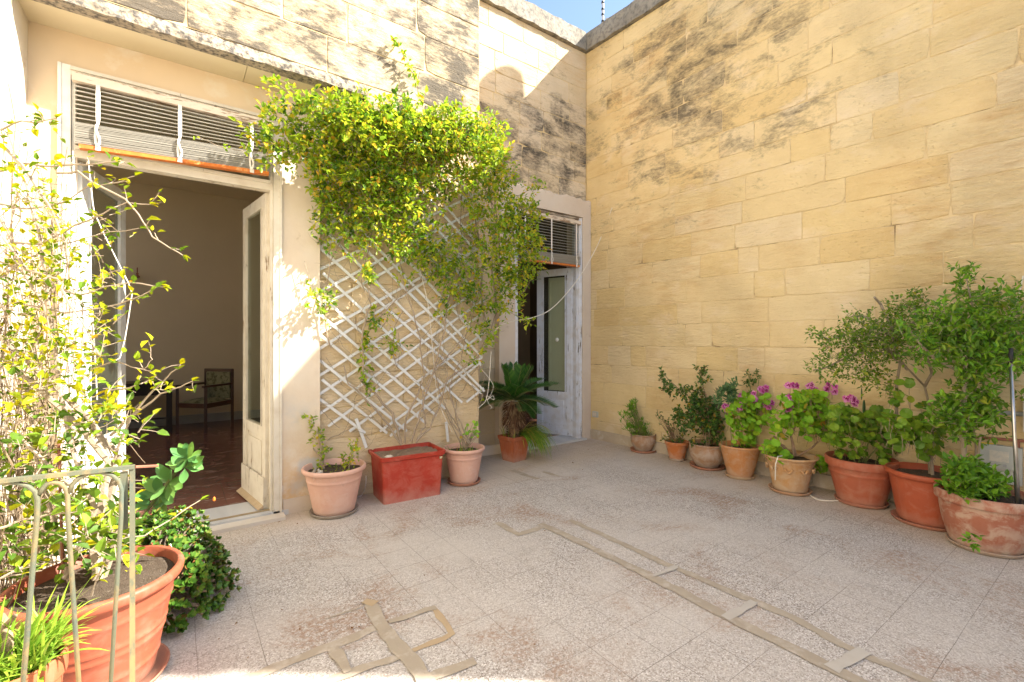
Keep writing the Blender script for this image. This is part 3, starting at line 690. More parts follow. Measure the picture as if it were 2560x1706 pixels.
# ---------------------------------------------------------------- trellis
t = thing('trellis', 'white diamond lattice trellis leaning on the wall under the climbing vine', 'trellis', (1.8, 4.17, .6))
X0, X1 = .99, 2.64
def slat_line(mb, x, z, ang, Y, L):
    # clip to outline x in [X0,X1], z in [zlow(x), 3.0]
    d = Vector((math.cos(ang), 0, math.sin(ang))); p = Vector((x, Y, z)); keep = []
    i = -40
    while i < 80:
        q = p+d*(i*.04); lo = .60+.25*abs((q.x-1.75)/.85)**2*(1 if q.x > 1.75 else .4)-.06*math.sin(q.x*5)
        if X0+.02 < q.x < X1-.02 and lo < q.z < 3.05: keep.append(q)
        i += 1
    if len(keep) < 4: return
    a, b = keep[0]-d*R.uniform(0,.09), keep[-1]+d*R.uniform(0,.07)
    a = a+Vector((0,0,R.uniform(-.012,.012)))
    L_ = (b-a).length; mid = (a+b)/2
    mb.bar(a, b, .007, .023, up=(0,0,1))
m = MB()
for i in range(26):
    slat_line(m, X0, .35+i*.184+R.uniform(-.028,.028), math.radians(-41+R.uniform(-1.5,1.5)), 4.165, 3)
for i in range(26):
    slat_line(m, X0, -.45+i*.176+R.uniform(-.03,.03), math.radians(32+R.uniform(-1.5,1.5)), 4.174, 3)
m.build('lattice', M_lattice, t)
for a, b in ((onY(890,1047,4.15), onY(916,1120,4.15)), (onY(1115,1055,4.15), onY(1120,1105,4.15))): m = MB(); m.bar(a, b, .007, .026); m.build('broken_slat', M_lattice, t)

# ---------------------------------------------------------------- plant helpers
def rv(r=1.0): 
    while True:
        v = Vector((R.uniform(-1,1), R.uniform(-1,1), R.uniform(-1,1)))
        if .01 < v.length < 1: return v*r
def leaf(mb, p, d, n, L, W, fold=.22, curl=.15):
    d = d.normalized(); s_ = d.cross(n)
    if s_.length < 1e-3: s_ = d.orthogonal()
    s_.normalize(); n = s_.cross(d); b = p
    tip = p+d*L-n*curl*L; m1 = p+d*L*.34; m2 = p+d*L*.7-n*curl*L*.4
    f = fold*W
    mb.add([b, m1+s_*W*.5+n*f, m2+s_*W*.36+n*f*.7, tip, m2-s_*W*.36+n*f*.7, m1-s_*W*.5+n*f, m2], [(0,1,2,6),(0,6,4,5),(6,2,3),(6,3,4)])
def disc_leaf(mb, p, n, r, k=9, sc=.16, cup=.18):
    n = n.normalized(); u = n.orthogonal().normalized(); w_ = n.cross(u); a0 = R.uniform(0, 6.28)
    u2 = u*math.cos(a0)+w_*math.sin(a0); w2 = n.cross(u2); vs = [p]
    for i in range(2*k):
        a = math.pi*2*(i+.5)/(2*k)*.94+.18
        rr_ = r*(1 if i % 2 else 1-sc)*(.82+.18*abs(math.cos(a*.5-1.57)))
        vs.append(p+(u2*math.cos(a)+w2*math.sin(a))*rr_+n*(cup*r*(.6+.5*math.sin(a*3))))
    mb.add(vs, [(0, 1+i, 2+i) for i in range(2*k-1)]+[(0, 2*k, 1)])
def blade(mb, p, d, L, w, droop=.8, seg=6, fold=.3):
    d = d.normalized(); pts_ = [Vector(p)]; v = Vector(d)
    for i in range(seg):
        pts_.append(pts_[-1]+v*(L/seg)); v = (v+Vector((0,0,-droop/seg))).normalized()
    s_ = d.cross(UP)
    if s_.length < .05: s_ = rv().cross(UP)
    s_.normalize(); vs = []; ws = [.7,1,1,.9,.75,.5,.06,.05]
    for i, q in enumerate(pts_): 
        ww = w*ws[min(7, int(i*6/seg))]; vs += [q+s_*ww/2+UP*fold*ww*.5, q, q-s_*ww/2+UP*fold*ww*.5]
    fs = []
    for i in range(seg): fs += [(3*i, 3*i+1, 3*i+4, 3*i+3), (3*i+1, 3*i+2, 3*i+5, 3*i+4)]
    mb.add(vs, fs)
def path(a, b, bow=.15, k=8, wob=.02, up=0.0):
    a = Vector(a); b = Vector(b); L = (b-a).length; o = rv(1).normalized()*L*bow*R.uniform(.3,1)+UP*up*L
    out = []
    for i in range(k+1):
        f = i/k; q = a+(b-a)*f+o*4*f*(1-f)*.5
        if 0 < i < k: q = q+rv(wob*L)
        out.append(q)
    return out
def twiglet(lm, sm, p, d, l, k, LL, LW, kind='leaf', spread=.9, sr=.0018, upb=.3):
    d = d.normalized(); q = Vector(p); e = q+d*l+rv(l*.15)
    if sm is not None: sm.tube([q, (q+e)/2+rv(l*.06), e], [sr, sr*.8, sr*.5], 4, False)
    for i in range(k):
        f = (i+.6)/k; c = q+(e-q)*f
        side = d.cross(rv()).normalized(); dd = (side*spread+d*R.uniform(.3,.9)+UP*R.uniform(-.25,.35)).normalized()
        if i == k-1: dd = d
        s_ = R.uniform(.65,1.15)
        nn = (UP+rv(.8)).normalized()
        if kind == 'leaf': leaf(lm, c, dd, nn, LL*s_, LW*s_)
        elif kind == 'disc': disc_leaf(lm, c+dd*LL*.8, (UP*R.uniform(.3,1)+rv(.9)-FW*.5), LW*s_)
def cloud(lm, sm, base, blobs, nb, tw, k, LL, LW, kind='leaf', br=.006, tl=.09, bow=.2, upb=.35, fill=1.0):
    tot = sum(b[4] for b in blobs); outp = []
    for c, rx, ry, rz, wt in blobs:
        for i in range(max(1, int(round(nb*wt/tot)))):
            v = rv(); tgt = Vector(c)+Vector((v.x*rx, v.y*ry, v.z*rz))
            bs = R.choice(base); pp = path(bs, tgt, bow, 9, .018, .05)
            if sm is not None: sm.tube(pp, [br*(1-.75*j/9) for j in range(10)], 5, False)
            for j in range(tw):
                f = 1-R.random()**1.5*.45*fill; idx = min(8, int(f*9)); q = pp[idx]+(pp[idx+1]-pp[idx])*(f*9-idx) if idx < 9 else pp[9]
                q = q+Vector((R.gauss(0,.3)*rx, R.gauss(0,.3)*ry, R.gauss(0,.3)*rz))*.6
                out_ = (q-Vector(c)); d_ = (out_.normalized() if out_.length > 1e-4 else UP)*.6+UP*upb+rv(.7)
                twiglet(lm, sm, q, d_, tl*R.uniform(.6,1.3), k, LL, LW, kind)
def ub(u, v, t, ru, rv_, depth, wt):   # blob from a photo position with a true distance
    return (at(u, v, t), ru*t/F, depth, rv_*t/F, wt)

# ---------------------------------------------------------------- climbing vine
t = thing('climbing_vine', 'big bright green jasmine vine cascading over the white trellis and the lintel', 'vine', (1.69, 3.97, .42))
lm = MB(); sm = MB(); ld = MB()
VB = [ # display px u,v, ru,rv, twigs, Y
 (770,500,55,45,50,4.0),(850,520,70,45,80,4.0),(900,560,50,35,30,4.0),(820,570,40,30,16,4.0),(950,570,60,40,60,4.0),(1000,600,60,45,50,4.0),(1050,650,70,50,60,4.0),(1100,730,50,45,30,4.0),(750,560,20,30,10,4.05),(930,620,40,40,14,4.05),(1140,690,40,40,24,3.95),
 (655,300,55,45,55,3.75),(700,345,50,50,70,3.8),(745,262,60,30,80,3.66),(650,360,40,26,24,3.85),(800,285,70,40,150,3.66),(850,300,85,55,210,3.64),(940,300,95,50,230,3.64),
 (1040,305,90,45,210,3.66),(1110,320,50,45,110,3.72),(760,355,70,60,150,3.8),(830,385,80,60,190,3.85),(920,370,95,70,230,3.85),(1010,375,95,65,220,3.85),
 (1095,370,75,60,170,3.85),(1140,400,42,60,80,3.95),(755,430,45,50,60,3.95),(840,455,70,50,120,3.95),(930,450,60,45,100,3.95),(1010,450,50,30,36,4.0),(1080,450,60,50,60,3.95),
 (1150,470,60,60,120,3.95),(1195,520,50,50,90,3.95),(1185,590,55,60,130,3.9),(1140,560,60,60,100,3.95),(1220,590,35,40,40,3.9),(1100,520,50,50,34,4.0),(1110,610,60,50,70,4.0),
 (1170,650,45,30,60,3.95),(1060,560,55,50,24,4.02),(960,520,55,45,50,4.0),(1010,545,50,35,26,4.0),(890,500,50,30,34,4.0),(770,490,35,30,18,4.0),(1050,640,60,45,38,4.02),
 (990,620,35,30,10,4.05),(1100,690,45,35,22,4.05),(1150,700,40,30,14,4.0),(1020,715,40,26,10,4.05),(1110,770,30,35,14,4.0),(1085,815,18,22,6,4.0),(1205,735,18,8,5,3.9),(1190,700,20,30,7,3.95),
 (752,685,26,12,14,4.0),(725,690,14,12,5,4.0),(840,630,18,18,16,4.02),(870,735,20,16,12,4.05),(900,795,24,14,14,4.05),(838,790,10,22,7,4.08),(838,850,9,28,7,4.08),(842,895,7,14,4,4.08),
 (635,225,26,26,10,3.6),(690,235,30,22,14,3.62),(612,300,20,30,10,3.75),(585,322,18,14,7,3.78),(615,360,16,20,7,3.8),(1225,430,20,20,8,3.9),(1225,480,25,30,18,3.9),(1240,560,15,15,6,3.85),(730,395,25,30,18,3.9),(720,520,16,14,5,4.0)]
for (u, v, ru, rv_, n, Y) in VB:
    c = onY(u*D2, v*D2, Y); t_ = (c-CAM).dot(FW)
    for i in range(int(n*(1.2 if u < 770 else 1.35 if u < 1060 else 1.35))):
        a = R.uniform(0, 6.283); r_ = math.sqrt(R.random())
        if R.random() < .12: r_ *= 1.3
        dv = RT*(math.cos(a)*r_*ru*D2*t_/F)+UP*(math.sin(a)*r_*rv_*D2*t_/F)
        q = c+dv; q.y = c.y+R.uniform(-.12,.10)*(1.3 if n > 60 else .5)
        zf = q.z
        if zf > 3.38: q.y = min(q.y, 3.70)
        else: q.y = min(q.y, 4.12) if q.x > .99 else min(q.y, 4.05)
        dd = rv(1)+Vector((0,-.45,.1))
        tgt = lm if R.random() < .88 else ld  # a random share of twigs gets darker green leaves
        twiglet(tgt, sm if R.random() < .5 else None, q, dd, R.uniform(.05,.13), R.choice((3,4,5,6)), *R.choice(((.034,.018),(.044,.024),(.044,.024),(.058,.034))), sr=.0013)
# the upright shoot and long stray shoots
def shoot(l, Y, n, LL=.04, LW=.022, r=.003, lmm=None, k=3):
    P_ = [onY(u*D2, v*D2, Y[0]+(Y[1]-Y[0])*i/(len(l)-1)) for i, (u, v) in enumerate(l)]
    sm.tube(P_, [r*(1-.6*i/(len(P_)-1)) for i in range(len(P_))], 5, False)
    for i in range(n):
        f = R.random()**.8*(len(P_)-1); j = min(len(P_)-2, int(f)); q = P_[j]+(P_[j+1]-P_[j])*(f-j)
        twiglet(lmm or lm, None, q, rv(1), .02, k, LL, LW)
shoot([(955,262),(960,215),(955,180),(935,140),(915,110),(897,85)], (3.66,3.70), 34, .045, .024)
shoot([(720,285),(690,240),(655,205),(625,185),(600,182)], (3.7,3.55), 14)
shoot([(700,250),(680,215),(655,190),(640,182)], (3.7,3.6), 9)
shoot([(640,340),(590,350),(540,345),(500,335),(450,312)], (3.8,3.7), 5, .03)
shoot([(640,300),(600,312),(570,330),(560,350)], (3.8,3.7), 12)
shoot([(1180,600),(1230,580),(1260,572)], (3.9,3.8), 10)
shoot([(1160,520),(1190,450),(1230,430),(1262,415)], (3.95,3.85), 16)
shoot([(1170,470),(1230,490),(1262,500)], (3.95,3.85), 14)
shoot([(1170,560),(1230,590),(1265,600)], (3.95,3.85), 14)
shoot([(1120,690),(1165,715),(1205,735),(1228,738)], (4.0,3.8), 12)
shoot([(1180,690),(1205,670),(1222,640)], (3.9,3.85), 8)
shoot([(1060,700),(1080,760),(1130,770),(1160,760)], (4.0,3.95), 12)
shoot([(1110,820),(1100,880),(1108,925)], (4.0,4.0), 4, .03)
shoot([(700,600),(720,680),(745,720),(760,760)], (4.05,4.05), 10)
shoot([(868,700),(845,760),(832,820),(842,900)], (4.08,4.1), 26, .05, .034)
shoot([(840,610),(850,650)], (4.05,4.05), 16, .05, .034)
# woody stems up the trellis from the red tank and the right pink pot
def stem(l, Y, r=.009, twigs=4):
    P_ = []
    for i in range(len(l)-1):
        a, b = l[i], l[i+1]
        for j in range(4):
            f = j/4; P_.append(onY((a[0]+(b[0]-a[0])*f)*D2+R.uniform(-3,3), (a[1]+(b[1]-a[1])*f)*D2+R.uniform(-3,3), Y[0]+(Y[1]-Y[0])*(i+f)/(len(l)-1)))
    P_.append(onY(l[-1][0]*D2, l[-1][1]*D2, Y[1])); n = len(P_)
    sm.tube(P_, [r*(1-.65*i/n) for i in range(n)], 6, False)
    for k_ in range(twigs):
        i = R.randrange(n//3, n); e = P_[i]+Vector((R.uniform(-.25,.25), R.uniform(-.03,.03), R.uniform(-.05,.35)))
        sm.tube(path(P_[i], e, .3, 5, .06), [r*.3, r*.28, r*.25, r*.22, r*.18, r*.12], 4, False)
stem([(920,1022),(880,960),(840,915),(800,880),(790,840)], (4.02,4.1), .011)
stem([(925,1022),(900,950),(860,905),(835,880),(830,780),(850,700),(840,600),(860,500)], (4.02,4.1), .012)
stem([(930,1020),(935,960),(960,900),(975,860),(965,780),(930,650),(900,540),(880,450)], (4.02,4.1), .010, 7)
stem([(945,1018),(965,950),(990,870),(1020,760),(1040,640),(1060,540),(1060,440)], (4.02,4.1), .010, 7)
stem([(955,1018),(975,980),(972,900),(1000,850),(1080,760),(1100,660),(1130,560)], (4.02,4.1), .009, 7)
stem([(960,1015),(985,985),(1010,930),(1030,870),(1100,820),(1150,700),(1150,560),(1120,440)], (4.02,4.1), .010, 7)
stem([(1078,1020),(1040,970),(1010,900),(1000,850),(1020,800)], (3.95,4.1), .008)
stem([(1082,1020),(1050,960),(1030,890),(1065,810),(1085,700)], (3.95,4.1), .008)
stem([(1120,750),(1105,690),(1110,600),(1090,500),(1060,420)], (4.05,4.1), .014, 8)
stem([(1140,720),(1130,600),(1145,500),(1100,400)], (4.0,4.0), .010, 8)
stem([(850,760),(900,700),(960,650),(1010,560)], (4.1,4.1), .007, 8)
stem([(760,800),(740,700),(760,600),(800,520),(820,430)], (4.08,4.05), .006, 10)
stem([(730,560),(760,520),(830,500),(900,480)], (4.08,4.05), .006, 10)
for i in range(150):
    a = Vector((R.uniform(1.0,2.6), R.uniform(4.08,4.2), R.uniform(.5,2.9))); e = a+Vector((R.uniform(-.35,.35), R.uniform(-.03,.03), R.uniform(-.15,.45))); e.x = max(.99, min(2.62, e.x)); e.y = min(4.2, e.y)
    r_ = R.choice((.0015,.002,.003)); sm.tube(path(a, e, .35, 7, .04), r_, 4, False)
for p_ in lm, : pass
tag(lm.build('foliage', M_vine, t)); ld.build('dark_green_foliage', M_vine_dark, t); sm.build('stems', M_bark, t)

# ---------------------------------------------------------------- pots
def pot_prof(kind, rt, rb, h, wall=.014):
    rim = {'rolled': [(rt*.90, h*.86), (rt*.915, h*.885), (rt*.985, h*.90), (rt*1.0, h*.925), (rt*1.01, h*.965), (rt*.985, h*.995), (rt*.94, h)],
           'band': [(rt*.915, h*.80), (rt*.92, h*.81), (rt*.985, h*.815), (rt*.995, h*.83), (rt*1.0, h*.98), (rt*.985, h), (rt*.95, h)],
           'lip': [(rt*.965, h*.90), (rt*.975, h*.92), (rt*1.0, h*.935), (rt*1.0, h*.985), (rt*.98, h), (rt*.955, h)],
           'flare': [(rt*.84, h*.84), (rt*.90, h*.90), (rt*.985, h*.945), (rt*1.0, h*.97), (rt*.985, h), (rt*.93, h*.985)]}[kind]
    return rim
def potted(label, base, h, rt, rb, kind, mat, smat=None, sr=None, soil=M_soil, bowl=0.0, wob=None, cat='potted plant', group=None, rings=(), name='potted_plant', soild=.05):
    t = thing(name, label, cat, tuple(base), group)
    z0 = .018 if smat else .0
    b = Vector(base)+UP*z0; rim = pot_prof(kind, rt, rb, h); r1 = rim[0][0]; z1 = rim[0][1]
    prof = [(.001, .004), (rb*.96, .0), (rb, .008)]
    for i in range(1, 11):
        f = i/11; rr_ = rb+(r1-rb)*f+bowl*math.sin(f*math.pi)
        prof.append((rr_, .008+(z1-.008)*f))
        for q in rings:
            if abs(q-f) < .05: prof.append((rr_+.005, .008+(z1-.008)*f+.006)); prof.append((rr_+.001, .008+(z1-.008)*f+.012))
    prof += rim; ri = rim[-1][0]-.006; prof += [(ri, h-.004), (ri*.97, h-soild-.01)]
    m = MB(); m.lathe(prof, b, 44, wob); m.build('pot', mat, t, True)
    m = MB(); m.disc(b+UP*(h-soild), ri*.985, 30, .006, .008); m.build('soil', soil, t)
    if smat:
        m = MB(); sr = sr or rb*1.28; m.lathe([(.001,.006),(sr*.86,.0),(sr*.93,.004),(sr,.026),(sr*1.005,.03),(sr*.97,.03),(sr*.90,.010),(.001,.010)], base, 40); m.build('saucer', smat, t, True)
    return t, b, Vector((b.x, b.y, b.z+h-soild))
# -- left pink pot
B = fl(836,1280); t, b, s0 = potted('larger pale pink pot with a knobbly shoot, standing against the plastered pier', (B.x,B.y,0), .365, .247, .16, 'rolled', M_pinkpot, M_saucer_dark, .19, rings=(.82,))
lm = MB(); sm = MB()
def wpath(l, tt): return [at(u*D2, v*D2, tt[0]+(tt[1]-tt[0])*i/(len(l)-1)) for i, (u, v) in enumerate(l)]
tb = (B-CAM).dot(FW)
P_ = wpath([(742,1085),(738,1020),(728,960),(718,900),(712,860),(735,845)], (tb+.05, tb+.25)); sm.tube(P_, [.017,.015,.012,.010,.008,.004], 7)
P2 = wpath([(740,1050),(722,1035),(712,1010)], (tb+.05, tb+.1)); sm.tube(P2, [.008,.006,.004], 5)
for (u, v, n) in ((712,962,9),(718,985,8),(738,1003,12),(745,1040,12),(738,1068,9),(808,1040,14),(798,1060,18),(812,1030,8),(728,1012,6)):
    for i in range(n): twiglet(lm, sm, at(u*D2+R.uniform(-12,12), v*D2+R.uniform(-12,12), tb+R.uniform(-.05,.08)), rv(1)+UP*.5, .03, 2, .035, .026)
sm.tube(wpath([(800,1085),(804,1060),(812,1030)], (tb, tb)), .004, 5)
for i in range(60):
    a = R.uniform(0,6.28); r_ = .21*math.sqrt(R.random()); leaf(lm, s0+Vector((r_*math.cos(a), r_*math.sin(a), .005)), rv(1)+UP*.6, rv(1), .025, .012)
lm.build('foliage', M_vine, t); sm.build('stem', M_bark, t)
m = MB()
for q in range(7): m.obox(s0+Vector((-.15+R.uniform(-.04,.04), .0+R.uniform(-.1,.05), .015)), rv(.02), Vector((.012,.02,0)), Vector((0,.003,.014)))
m.build('stones', M_ledge, t)
# -- red square tank
c0 = fl(956,1266); c1 = fl(1109,1237); A = (c1-c0); Lr = A.length; A.normalize(); Nn = Vector((-A.y, A.x, 0)); Wr = .38; hr = .41
t = thing('planter_box', 'big faded red rectangular planter with dry soil and bare vine stems, below the trellis', 'planter', tuple(c0+A*Lr/2+Nn*Wr/2))
def rbox(mb, c, a, n, L, Wd, z0, z1, g0, g1, mb_r=.025):
    vs = []; ks = []
    for z, g in ((z0, g0), (z1, g1)):
        for (sx, sy, a0) in ((-1,-1,math.pi), (1,-1,1.5*math.pi), (1,1,0), (-1,1,.5*math.pi)):
            for q in range(4):
                th_ = a0+q*math.pi/6; x = sx*(L/2+g-mb_r)+mb_r*math.cos(th_); y = sy*(Wd/2+g-mb_r)+mb_r*math.sin(th_)
                vs.append(c+a*x+n*y+UP*z)
    fs = [(i, (i+1) % 16, 16+(i+1) % 16, 16+i) for i in range(16)]; mb.add(vs, fs); return vs
cc = c0+A*Lr/2+Nn*Wr/2
m = MB(); rbox(m, cc, A, Nn, Lr, Wr, .0, .36, -.018, 0); rbox(m, cc, A, Nn, Lr, Wr, .36, .372, 0, .016); rbox(m, cc, A, Nn, Lr, Wr, .372, .405, .016, .022)
rbox(m, cc, A, Nn, Lr, Wr, .405, .407, .022, .006); rbox(m, cc, A, Nn, Lr, Wr, .407, .34, .006, -.004)
m.build('box_shell', M_redbox, t)
m = MB(); k = 10; vs = []
for i in range(k+1):
    for j in range(k+1): vs.append(cc+A*((i/k-.5)*(Lr-.01))+Nn*((j/k-.5)*(Wr-.01))+UP*(.375+R.uniform(-.006,.01)))
m.add(vs, [(i*11+j, (i+1)*11+j, (i+1)*11+j+1, i*11+j+1) for i in range(k) for j in range(k)]); m.build('soil', M_drysoil, t)
m = MB(); m.lathe([(.001,-.012),(.03,-.008),(.04,.004),(.02,.016),(.001,.018)], cc-A*.2-Nn*.12+UP*.39, 9, lambda a,z,r: 1+.25*math.sin(a*3)); m.build('stone', M_ledge, t, True)
m = MB(); q = c1-A*.03-Nn*.003; m.obox(q+UP*.345-Nn*.004, A*.012, Nn*.004, UP*.009); m.build('drain_fitting', simple('brass_fitting', (.6,.5,.3), (.5,.4,.25), 5, .5, 0), t)
# -- right pink pot
B = fl(1160,1206); t, b, s0 = potted('smaller pale pink pot with geranium sprigs, to the right of the red planter', (B.x,B.y,0), .335, .205, .135, 'rolled', M_pinkpot, M_terra_dark, .165, rings=(.82,))
lm = MB(); sm = MB(); lg = MB(); tb = (B-CAM).dot(FW)
for (u, v, n) in ((1085,975,5),(1092,1000,9),(1078,990,3),(1065,1005,2)):
    for i in range(n):
        q = at(u*D2+R.uniform(-12,12), v*D2+R.uniform(-10,10), tb+R.uniform(-.04,.05)); sm.tube(path(s0, q, .15, 4), .0022, 4, False); disc_leaf(lm, q, UP*.5+rv(.7)-FW*.6, R.uniform(.014,.028))
for l in ([(1062,1028),(1030,960),(1005,900)], [(1065,1028),(1050,970),(1035,900),(1040,860)], [(1070,1028),(1055,985),(1020,930),(1000,890)], [(1075,1028),(1080,1010),(1090,990)]):
    sm.tube(wpath(l, (tb, tb+.15)), [.007,.005,.004,.003][:len(l)], 5)
for i in range(40):
    a = R.uniform(0,6.28); r_ = .17*math.sqrt(R.random()); blade(lg, s0+Vector((r_*math.cos(a), r_*math.sin(a), 0)), rv(1)+UP*.8, R.uniform(.04,.1), .008, 1.2, 4)
lm.build('foliage', M_gera, t); lg.build('grass_tuft', M_grassl, t); sm.build('stem', M_bark, t)

# -- cycad in a square fluted pot
B = fl(1285,1150); B.z = 0
t = thing('potted_plant', 'cycad palm in a square fluted pot with spilling grass, by the corner door', 'potted plant', tuple(B))
a_ = math.radians(8); ax = Vector((math.cos(a_), math.sin(a_), 0)); ay = Vector((-ax.y, ax.x, 0))
m = MB()
def sq(mb, levels, flutes=7, fd=.006):
    vs = []; n = flutes*4*4
    for li, (hw, z, fl_) in enumerate(levels):
        for s_ in range(4):
            for i in range(flutes*4):
                u_ = -1+2*i/(flutes*4); k = hw-(fd*fl_*(.5-.5*math.cos(i/4*2*math.pi)))
                x, y = u_*hw, -k
                for q in range(s_): x, y = -y, x
                vs.append(B+ax*x+ay*y+UP*z)
    fs = []
    for l in range(len(levels)-1):
        for k in range(n): fs.append((l*n+k, l*n+(k+1) % n, (l+1)*n+(k+1) % n, (l+1)*n+k))
    fs.append(tuple(range(n-1,-1,-1))); mb.add(vs, fs)
sq(m, [(.095,0,0),(.097,.015,0),(.10,.03,1),(.125,.235,1),(.128,.245,0),(.136,.25,0),(.138,.285,0),(.134,.292,0),(.122,.292,0),(.118,.25,0)]); m.build('pot', M_terra_dark, t)
m = MB(); m.obox(B+UP*.255, ax*.119, ay*.119, UP*.004); m.build('soil', M_soil, t)
m = MB(); core = [B+UP*(.25+.43*i/6)+Vector((.012*i/6,0,0)) for i in range(7)]; m.tube(core, [.05,.06,.066,.07,.075,.07,.05], 10)
for i in range(620):
    f = R.random(); a = R.uniform(0,6.28); rr_ = .055+.03*math.sin(f*2.6); q = B+UP*(.27+.42*f)+Vector((rr_*math.cos(a), rr_*math.sin(a), 0))
    dn = -.5 if f > .35 else .5
    L_ = .05+.05*(f > .4); leaf(m, q, Vector((math.cos(a), math.sin(a), dn*1.1+R.uniform(-.3,.3)))*1.0, UP, L_, .012, .1, .3)
m.build('trunk', M_trunkc, t)
m = MB(); top = B+UP*.70; st_ = MB()
def frond(a, el, L, tw=0):
    d = Vector((math.cos(a)*math.cos(el), math.sin(a)*math.cos(el), math.sin(el))); P_ = []; v = d.copy(); q = top+d*.03
    n = 16
    for i in range(n+1): P_.append(q.copy()); q = q+v*(L/n); v = (v+UP*(-.045 if el < .9 else -.012)).normalized()
    st_.tube(P_, [.005*(1-.7*i/n) for i in range(n+1)], 4, False)
    for i in range(2, n+1):
        v = (P_[i]-P_[i-1]).normalized(); s_ = v.cross(UP); s_ = s_.normalized() if s_.length > .05 else Vector((-math.sin(a), math.cos(a), 0)); nn = s_.cross(v)
        lw = .15*math.sin(min(1, (i+1)/6.0)*1.57)*(1.05-.55*(i/n)**2.5)
        for q_ in (0,.5):
            c = P_[i-1]+(P_[i]-P_[i-1])*q_
            for sg in (-1,1): leaf(m, c, s_*sg*.85+v*.85+nn*.42, nn, lw*R.uniform(.92,1.05), .015, .1, -.06)
for i in range(9): frond(i*6.283/9+.3, R.uniform(1.0,1.28), R.uniform(.38,.45))
for i in range(12): frond(i*6.283/12+R.uniform(-.15,.15), R.uniform(.45,.75), R.uniform(.46,.54))
for i in range(11): frond(i*6.283/11+R.uniform(-.2,.2)+.2, R.uniform(.08,.32), R.uniform(.42,.52))
frond(5.3, -.5, .26)
m.build('fronds', M_cycad, t); st_.build('frond_stalks', M_green_stem, t)
m = MB()
for i in range(330):
    a = R.gauss(-.25,.55) if R.random() < .8 else R.uniform(0,6.28); rs = R.uniform(0,.10)
    p0 = B+RT*.05+UP*.27+Vector((R.uniform(-.07,.07), R.uniform(-.07,.07), 0)); p0 += RT*.06; d = RT*R.uniform(.25,1.1)-FW*R.uniform(-.25,.75)+UP*R.uniform(.5,1.1)
    blade(m, p0, d, R.uniform(.25,.48), .009, R.uniform(2.4,3.6), 9)
for i in range(40): blade(m, B+UP*.27+Vector((R.uniform(-.1,.1), R.uniform(-.1,.1), 0)), rv(.7)+UP, R.uniform(.08,.2), .007, .8)
m.build('spilling_grass', M_grassl, t)

# -- row along the side wall
def place(u, v, t_scale=1.0):
    p = fl(u, v); return Vector((p.x, p.y, 0))
def scallop(a, z, r): return 1+.022*math.sin(a*26) if z > .29 else 1
# 1 bowl pot
B = place(1608,1128); t, b, s0 = potted('small grey-stained bowl pot with a spiky green plant, leftmost along the side wall', B, .205, .158, .105, 'lip', M_terra_grey, M_terra_dark, .165, bowl=.022)
lm = MB(); sm = MB(); tb = (B-CAM).dot(FW)
for (u, v, n) in ((1580,1012,26),(1582,1035,24),(1560,1045,14),(1595,1060,18),(1610,1075,14),(1572,1065,14),(1585,1080,20)):
    for i in range(n):
        q = at(u+R.uniform(-10,10), v+R.uniform(-12,12), tb+R.uniform(-.08,.06))
        if R.random() < .4: sm.tube(path(s0+Vector((R.uniform(-.07,.07),R.uniform(-.07,.07),0)), q, .1, 4), .0022, 4, False)
        for j in range(3): leaf(lm, q, rv(1)+UP*.9, rv(1), .055, .013)
lg = MB()
for i in range(70): blade(lg, s0+Vector((R.uniform(-.09,.09),R.uniform(-.09,.09),0)), rv(.8)+UP*.9, R.uniform(.08,.22), .007, R.uniform(.5,1.6), 5)
lm.build('foliage', M_citrus, t); lg.build('grass_tuft', M_grassl, t); sm.build('stem', M_green_stem, t)
# 2 small pot
B = place(1692,1150); t, b, s0 = potted('smallest deep orange pot with a straggly young rose and a whitish base', B, .205, .137, .085, 'band', terracotta('wet_orange_terracotta', (.50,.17,.05), (.42,.13,.04), (.55,.42,.33), .3), M_terra_grey, .10)
lm = MB(); sm = MB(); tb = (B-CAM).dot(FW)
for (u, v, n) in ((1648,1040,5),(1662,1055,5),(1676,1068,9),(1690,1060,4),(1672,1080,5),(1700,1075,3),(1705,1090,3),(1680,1100,14),(1700,1105,14),(1665,1098,5)):
    for i in range(n):
        q = at(u+R.uniform(-9,9), v+R.uniform(-9,9), tb+R.uniform(-.06,.06)); sm.tube(path(s0, q, .15, 4), .0025, 4, False); twiglet(lm, sm, q, rv(1)+UP*.3, .04, 5, .028, .019)
lm.build('foliage', M_rose, t); sm.build('stem', M_twig, t)
